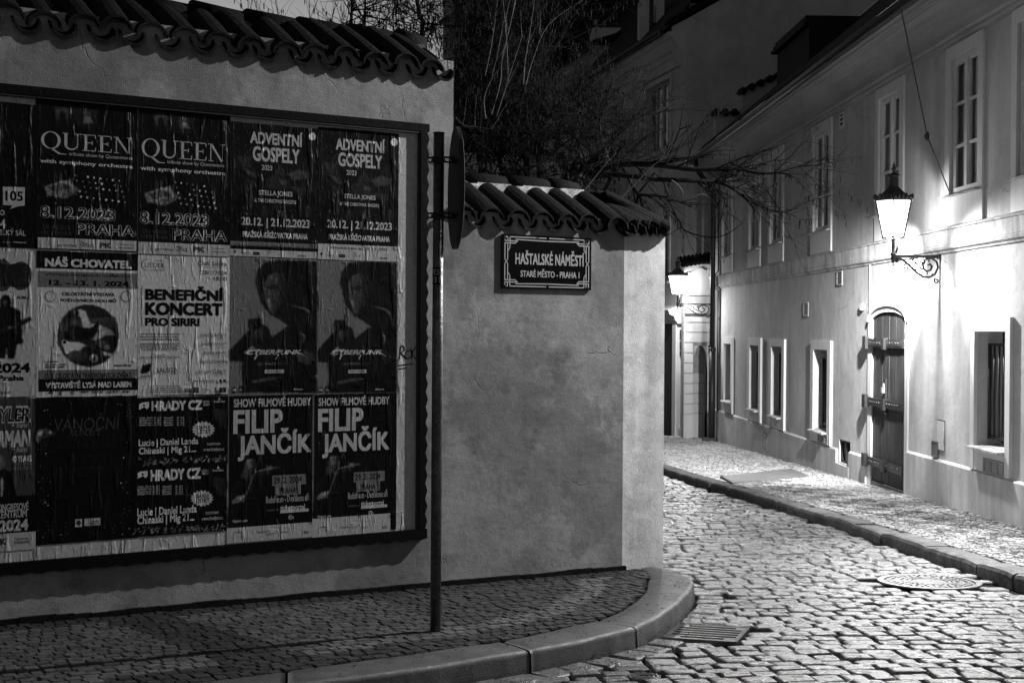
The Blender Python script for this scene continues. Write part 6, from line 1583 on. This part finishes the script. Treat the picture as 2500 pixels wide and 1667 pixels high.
obj('cornice', fco, M['far_trim'], dh, Fc.M)
fg = MB(); fg.tube([(-0.4, -0.47, zc0 + 0.42), (FL, -0.47, zc0 + 0.42)], 0.07, 10); obj('gutter', fg, M['steel'], dh, Fc.M)
fr_ = MB(); fr_.add([(0.0, -0.45, zc0 + 0.42), (FL, -0.45, zc0 + 0.42), (FL, 5, zc0 + 6.6), (0.0, 5, zc0 + 6.6)], [(0, 1, 2, 3), (3, 2, 1, 0)]); fr_.add([(0.0, 10.4, zc0 + 0.42), (FL, 10.4, zc0 + 0.42)] + [(FL, 5, zc0 + 6.6), (0.0, 5, zc0 + 6.6)], [(0, 1, 2, 3)])
fo = obj('roof', fr_, M['black_roof'], dh, Fc.M)
for (l, r, t, b, m_) in ((1562, 1585, 0, 40, 'far_trim'), (1602, 1622, -10, 15, 'far_trim'), (1651, 1676, 22, 58, 'far_plaster'), (1683, 1700, 8, 40, 'far_trim')):
    ch = MB(); YY = CY_ + (2.5 if b < 45 and l < 1640 else 1.2); a = hity(l, t, YY); c = hity(r, b, YY)
    ch.box(a.x, c.x, YY, YY + 0.6, c.z - 1.5, a.z); obj('chimney' if m_ == 'far_trim' else 'dormer', ch, M[m_], fo)
# portal
po_ = MB(); a0, a1 = fh(1612, 950, 0.1)[0], fh(1651, 950, 0.1)[0]; zpt = fh(1640, 765, 0.2)[1]; zpb = fh(1640, 790, 0.15)[1]
oz = fh(1632, 815)[1]; ow0, ow1 = fh(1606, 950, 0.12)[0], fh(1640, 950, 0.12)[0]
po_.box(ow1, a1, -0.12, -0.003, -2, zpb); po_.box(a0 - 2.4, ow0 - 1.6, -0.12, -0.003, -2, zpb)
po_.extrude_x([(-0.003, zpb), (-0.12, zpb), (-0.15, zpb + 0.05), (-0.17, zpb + 0.07), (-0.2, zpb + 0.16), (-0.3, zpb + 0.2), (-0.34, zpb + 0.3), (-0.003, zpb + 0.42)], a0 - 2.6, a1 + 0.12)
po_.box(ow0 - 1.6, ow1, -0.119, -0.003, oz + 0.35, zpb - 0.003)
obj('portal', po_, M['far_trim'], dh, Fc.M)
pdk = MB(); pdk.box(ow0 - 1.59, ow1 - 0.001, -0.02, -0.004, -2, oz + 0.349); obj('portal_door', pdk, M['wood'], dh, Fc.M)
for k, (t, b) in enumerate(((805, 828), (833, 852), (856, 868.5))):
    nm = MB(); a = fh(1657.0, t)[0]; c = fh(1664.5, t)[0]; nm.box(a, c, -0.03, -0.003, fh(1660, b)[1], fh(1660, t)[1]); obj('name_plate', nm, M['enamel'], dh, Fc.M)
sx_ = MB(); a = fh(1655, 1000)[0]; sx_.box(a1 + 0.02, -0.02, -0.05, -0.003, -2, fh(1660, 1045)[1]); obj('plinth', sx_, M['plinth'], dh, Fc.M)
# blank gable end that faces the camera
gg = thing('gable_end', 'big blank dark gable wall rising behind the eaves of the pale house', 'wall', (cpt.x + 3, CY_, groundz(CY_)))
gm = MB(); tl_ = hity(1640, 66, CY_); tr_ = hity(1758, 0, CY_); sl = (tr_.z - tl_.z) / (tr_.x - tl_.x); xr_ = cpt.x + 9
gm.prism([(cpt.x, -2), (xr_, -2), (xr_, tl_.z + sl * (xr_ - tl_.x)), (cpt.x + 0.02, tl_.z + sl * (cpt.x - tl_.x)), (tl_.x, tl_.z), (tl_.x, tl_.z - 0.35), (cpt.x - 0.12, tl_.z - 0.7), (cpt.x, tl_.z - 0.95)], CY_ + 0.0, CY_ + 0.5)
obj('wall_body', gm, M['far_plaster'], gg)
vg = MB(); vg.add([(tl_.x - 0.1, CY_ - 0.08, tl_.z), (xr_, CY_ - 0.08, tl_.z + sl * (xr_ - tl_.x) + 0.0), (xr_, CY_ - 0.08, tl_.z + sl * (xr_ - tl_.x) + 0.14), (tl_.x - 0.1, CY_ - 0.08, tl_.z + 0.14), (tl_.x - 0.1, CY_ + 0.6, tl_.z), (xr_, CY_ + 0.6, tl_.z + sl * (xr_ - tl_.x)), (xr_, CY_ + 0.6, tl_.z + sl * (xr_ - tl_.x) + 0.14), (tl_.x - 0.1, CY_ + 0.6, tl_.z + 0.14)], [(0, 1, 2, 3), (3, 2, 6, 7), (4, 7, 6, 5), (0, 4, 5, 1)])
obj('verge', vg, M['black_roof'], gg)
# pale low house with white chimney behind the shrub, its roof, and the big black roofed block, and the pale tower
Y2 = CY_ + 8
ph = thing('garden_house', 'pale rear house with a white chimney half hidden by the bare branches', 'house', hity(1440, 300, Y2))
hb = MB(); a = hity(1350, 270, Y2); b = hity(1560, 60, Y2)
q = [hity(x_, y_, Y2) for x_, y_ in ((1335, 620), (1570, 620), (1570, 78), (1450, 112), (1335, 190))]
hb.prism([(p_.x, p_.z) for p_ in q], Y2, Y2 + 4); obj('wall', hb, M['far_plaster'], ph)
hr = MB(); q = [hity(x_, y_, Y2 - 0.2) for x_, y_ in ((1325, 196), (1450, 112), (1575, 76), (1575, 60), (1450, 97), (1325, 181))]
hr.prism([(p_.x, p_.z) for p_ in q], Y2 - 0.2, Y2 + 4.2); ro_ = obj('roof', hr, M['black_roof'], ph)
hc_ = MB(); a = hity(1446, 68, Y2 + 1); b = hity(1524, 104, Y2 + 1); hc_.box(a.x, b.x, Y2 + 1, Y2 + 2.2, b.z - 0.5, a.z); obj('chimney', hc_, M['far_trim'], ro_)
Y3 = CY_ + 14
bb = thing('roofed_block', 'huge black roofed block filling the sky behind the shrub', 'building', hity(1300, 800, Y3))
q = [hity(x_, y_, Y3) for x_, y_ in ((1110, 1000), (1800, 1000), (1800, -400), (1180, -400), (1110, -60))]
bm_ = MB(); bm_.prism([(p_.x, p_.z) for p_ in q], Y3, Y3 + 8); obj('wall', bm_, M['black_roof'], bb)
q = [hity(x_, y_, Y3 - 0.5) for x_, y_ in ((1100, -40), (1180, -400), (1800, -400), (1800, -430), (1172, -430), (1092, -60))]
rm = MB(); rm.prism([(p_.x, p_.z) for p_ in q], Y3 - 0.5, Y3 + 8.5); obj('roof', rm, M['black_roof'], bb)
Y4 = CY_ + 32
tw = thing('tower', 'slim pale tower with tall pilasters behind the end of the tiled coping', 'tower', hity(1098, 800, Y4))
a = hity(1079, 500, Y4); b = hity(1118, 500, Y4); c = hity(1100, -300, Y4)
tb = MB(); tb.box(a.x, b.x, Y4, Y4 + 3, -2, c.z)
obj('shaft', tb, M['far_trim'], tw)
for f0, f1 in ((0.0, 0.16), (0.38, 0.5), (0.72, 0.84)):
    pi = MB(); pi.box(a.x + (b.x - a.x) * f0 + 0.002, a.x + (b.x - a.x) * f1, Y4 - 0.12, Y4 - 0.003, -2, c.z - 0.5); obj('pilaster', pi, M['trim'], tw)
rw = MB(); p0 = hity(1075, 610, CY_ + 4); p1 = hity(1440, 610, CY_ + 4); pt_ = hity(1200, 385, CY_ + 4)
rw.prism([(p0.x, -2), (p1.x, -2), (p1.x, pt_.z), (p0.x, pt_.z)], CY_ + 4, CY_ + 4.4)
yw = thing('yard_wall', 'grey yard wall glimpsed through the shrub twigs above the low tiled coping', 'wall', (p0.x, CY_ + 4, groundz(CY_ + 4))); obj('wall_body', rw, M['far_plaster'], yw)
yc = MB(); yc.box(p0.x, p1.x, CY_ + 3.9, CY_ + 4.5, pt_.z, pt_.z + 0.1); obj('wall_cap', yc, M['far_trim'], yw)

# ================================================================== BARE HAZELS
class Tree:
    def __init__(s, name, label, base, group=None):
        s.root = thing(name, label, 'shrub', base, 0, group); s.trunk = MB(); s.twig = MB(); s.pale = MB(); s.cat = MB(); s.nt = 0
    def limb(s, pts, r0, r1, mb=None, n=6):
        m = len(pts); (mb or s.trunk).tube(pts, [r0 + (r1 - r0) * k / (m - 1) for k in range(m)], n, True, False)
    def grow(s, p, d, ln, r, depth, droop=0.0, cat=0.05, mb=None, spread=0.8):
        mb = mb or s.twig
        n = 4 if depth > 1 else 3; pts = [Vector(p)]; d = Vector(d).normalized(); kids = []
        for k in range(n):
            d = (d + Vector((rnd(-1, 1), rnd(-1, 1), rnd(-1, 1))) * 0.16 + Vector((0, 0, -droop * 0.1))).normalized()
            pts.append(pts[-1] + d * ln / n); kids.append((pts[-1].copy(), d.copy()))
        m = len(pts); mb.tube(pts, [r * (1 - 0.6 * k / (m - 1)) for k in range(m)], 4 if r > 0.004 else 3, True, False); s.nt += 1
        if depth > 0:
            for q, e in kids:
                for _ in range(2 if random.random() < 0.55 else 1):
                    v = (e + Vector((rnd(-1, 1), rnd(-1, 1), rnd(-1, 1))) * spread).normalized()
                    s.grow(q, v, ln * rnd(0.45, 0.75), max(0.0013, r * 0.55), depth - 1, droop, cat, mb, spread)
        if random.random() < cat * (3 if depth == 0 else 1):
            for _ in range(random.choice((1, 2, 3, 4))):
                q = random.choice(pts) + Vector((rnd(-.012, .012), rnd(-.012, .012), 0)); l_ = rnd(0.035, 0.06)
                s.cat.tube([q, q + Vector((0, 0, -0.012)), q + Vector((rnd(-.004, .004), 0, -l_ * 0.6)), q + Vector((rnd(-.006, .006), 0, -l_))], [0.001, 0.004, 0.004, 0.0015], 4, True, False)
    def done(s):
        for nm, mb, mt_ in (('trunk', s.trunk, 'bark'), ('twigs', s.twig, 'bark'), ('young_shoots', s.pale, 'bark_pale'), ('catkins', s.cat, 'catkin')):
            if mb.v: obj(nm, mb, M[mt_], s.root)
random.seed(21)
def wp(px, py, Y): return hity(px, py, Y)
T1 = Tree('hazel_shrub', 'large tangled bare hazel with catkins behind the low tiled wall, reaching over the street', Vector((wp(1330, 560, 12.6).x, 12.6, groundz(12.6) + 0.1)))
b0 = T1.root.location.copy()
# trunks and main limbs (rise behind the wall)
def stem(pts, Y0, r0, r1, depth=2, n=14, ln=0.7, mb=None, tw=True, spread=0.8, droop=0.4, cat=0.07):
    P = [b0 + Vector((rnd(-.25, .25), rnd(-.1, .1), 0))] if pts[0][1] > 430 else []
    P += [wp(x_, y_, Y0 + dy) for x_, y_, dy in pts]
    P = smoothpoly(P, 4) if len(P) > 2 else P
    T1.limb(P, r0, r1, mb)
    if tw:
        for k in range(n):
            i = random.randrange(max(1, len(P) // 3), len(P)); e = (P[i] - P[i - 1]).normalized()
            v = (e * 0.7 + Vector((rnd(-1, 1), rnd(-.8, .5), rnd(-.7, .8)))).normalized(); f = i / len(P)
            T1.grow(P[i], v, ln * rnd(0.6, 1.1), max(0.0025, (r0 + (r1 - r0) * f) * 0.45), depth, droop, cat, None, spread)
stem([(1180, 450, 0), (1172, 380, 0), (1165, 300, 0.2), (1150, 200, 0.3), (1140, 60, 0.5)], 12.2, 0.045, 0.008, 2, 14, 0.6)
stem([(1290, 460, 0), (1270, 380, 0.1), (1240, 290, 0), (1225, 190, 0.3), (1235, 90, 0.4)], 12.4, 0.04, 0.008, 2, 14, 0.6)
stem([(1390, 470, 0), (1415, 420, -0.1), (1450, 385, -0.2), (1500, 350, -0.2), (1540, 325, -0.1)], 12.4, 0.035, 0.006, 2, 11, 0.45)
stem([(1380, 470, 0), (1360, 380, 0.2), (1370, 300, 0.3), (1400, 240, 0.3), (1450, 195, 0.2)], 12.6, 0.035, 0.006, 2, 13, 0.5)
stem([(1320, 460, 0), (1310, 370, 0.2), (1330, 290, 0.2), (1380, 270, 0.1), (1450, 285, 0), (1520, 310, 0)], 12.5, 0.035, 0.006, 2, 14, 0.45)
stem([(1230, 455, 0), (1210, 340, 0.2), (1250, 230, 0.4), (1330, 130, 0.5)], 12.7, 0.03, 0.006, 2, 14, 0.6)
# limbs reaching right over the street
stem([(1395, 470, 0), (1440, 425, -0.2), (1500, 402, -0.4), (1600, 402, -0.5), (1700, 414, -0.6), (1790, 411, -0.7), (1870, 424, -0.8), (1950, 405, -0.8), (1992, 385, -0.8)], 12.6, 0.045, 0.004, 1, 30, 0.40, None, True, 0.7, 0.5, 0.10)
stem([(1440, 430, -0.1), (1520, 428, -0.3), (1600, 438, -0.4), (1700, 442, -0.5), (1770, 450, -0.5), (1830, 490, -0.6), (1880, 512, -0.6), (1920, 518, -0.6), (1962, 496, -0.6)], 12.6, 0.03, 0.003, 1, 26, 0.36, None, True, 0.7, 0.5, 0.08)
stem([(1480, 460, 0), (1560, 475, -0.2), (1620, 480, -0.3), (1690, 506, -0.4)], 12.6, 0.03, 0.004, 1, 16, 0.36, None, True, 0.7, 0.5, 0.06)
stem([(1560, 470, 0), (1650, 530, -0.2), (1668, 560, -0.2), (1715, 577, -0.2), (1760, 577, -0.3), (1800, 555, -0.3), (1820, 532, -0.3)], 12.5, 0.011, 0.002, 1, 8, 0.25, None, True, 0.6, 0.4, 0.03)
stem([(1520, 400, 0), (1600, 385, 0), (1680, 350, 0), (1718, 310, 0), (1732, 270, 0)], 12.7, 0.014, 0.002, 1, 8, 0.3, None, True, 0.6, 0.4, 0.06)
# tangled mass
for k in range(100):
    f = random.random() ** 1.25; x_ = 1105 + 400 * f; y_ = rnd(310, 455) if f < 0.55 else rnd(280, 430)
    T1.grow(wp(x_, y_, rnd(11.9, 12.9)), (rnd(-1, 1), rnd(-.4, .4), rnd(-.5, .9)), rnd(0.35, 0.75), rnd(0.004, 0.008), 2, 0.5, 0.08, None, 0.95)
for k in range(26):
    x_ = rnd(1100, 1330); y_ = rnd(60, 300)
    T1.grow(wp(x_, y_, rnd(12, 13)), (rnd(-.5, .6), rnd(-.3, .3), rnd(0, 1)), rnd(0.4, 0.7), rnd(0.003, 0.006), 2, 0.3, 0.12, None, 0.8)
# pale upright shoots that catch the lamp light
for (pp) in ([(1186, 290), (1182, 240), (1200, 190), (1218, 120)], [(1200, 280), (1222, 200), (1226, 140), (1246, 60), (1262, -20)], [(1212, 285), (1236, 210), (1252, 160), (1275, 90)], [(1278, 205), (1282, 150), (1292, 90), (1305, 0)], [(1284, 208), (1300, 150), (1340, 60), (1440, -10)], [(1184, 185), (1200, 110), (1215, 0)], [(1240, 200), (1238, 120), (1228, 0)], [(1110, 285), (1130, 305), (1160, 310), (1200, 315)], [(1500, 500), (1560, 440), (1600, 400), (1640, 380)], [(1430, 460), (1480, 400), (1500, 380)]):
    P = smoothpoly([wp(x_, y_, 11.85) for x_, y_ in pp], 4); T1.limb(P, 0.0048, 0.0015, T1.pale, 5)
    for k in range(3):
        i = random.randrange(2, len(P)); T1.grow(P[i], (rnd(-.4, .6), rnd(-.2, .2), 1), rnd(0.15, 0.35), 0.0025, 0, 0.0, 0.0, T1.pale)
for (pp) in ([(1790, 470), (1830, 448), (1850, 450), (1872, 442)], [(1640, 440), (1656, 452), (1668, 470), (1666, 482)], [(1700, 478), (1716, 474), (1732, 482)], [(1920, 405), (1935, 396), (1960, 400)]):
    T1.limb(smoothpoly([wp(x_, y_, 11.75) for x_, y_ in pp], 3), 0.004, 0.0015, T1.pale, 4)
print('twigs', T1.nt); T1.done()
T2 = Tree('hazel_tree', 'slender bare hazel with hanging catkins against the pale sky above the high wall', Vector((wp(950, 560, 12.4).x, 12.4, groundz(12.4) + 0.1)))
b0 = T2.root.location.copy(); T1 = T2
for (pp, r) in (([(858, 470), (858, 60), (862, -60)], 0.02), ([(890, 470), (891, 50), (893, -60)], 0.016), ([(1000, 470), (1030, 90), (1024, 40), (1010, -40)], 0.03)):
    P = smoothpoly([b0] + [wp(x_, y_, 12.4) for x_, y_ in pp], 4); T2.limb(P, r, r * 0.5)
    for k in range(20):
        x_, y_ = pp[1][0], rnd(-40, 90); T2.grow(wp(x_, y_, 12.4), (rnd(-1, 1), rnd(-.3, .3), rnd(-.2, .7)), rnd(0.2, 0.45), 0.006, 1, 0.3, 0.2, None, 0.7)
for k in range(34):
    x_ = rnd(600, 1075); P0 = wp(x_, 110, 12.4)
    T2.grow(P0, (rnd(-.5, .5), 0, 1), rnd(0.3, 0.6), 0.004, 1, 0.1, 0.12, None, 0.7)
for k in range(26):
    x_ = rnd(930, 1075); y_ = rnd(20, 110); T2.grow(wp(x_, y_, 12.4), (rnd(-1, 1), rnd(-.3, .3), rnd(-.3, .7)), rnd(0.2, 0.4), 0.005, 1, 0.4, 0.2, None, 0.8)
for k in range(30):
    x_ = rnd(1085, 1180); y_ = rnd(90, 300); T2.grow(wp(x_, y_, 12.2), (rnd(-1, 1), rnd(-.3, .3), rnd(-.3, .7)), rnd(0.25, 0.45), 0.005, 2, 0.4, 0.15, None, 0.8)
T2.done()
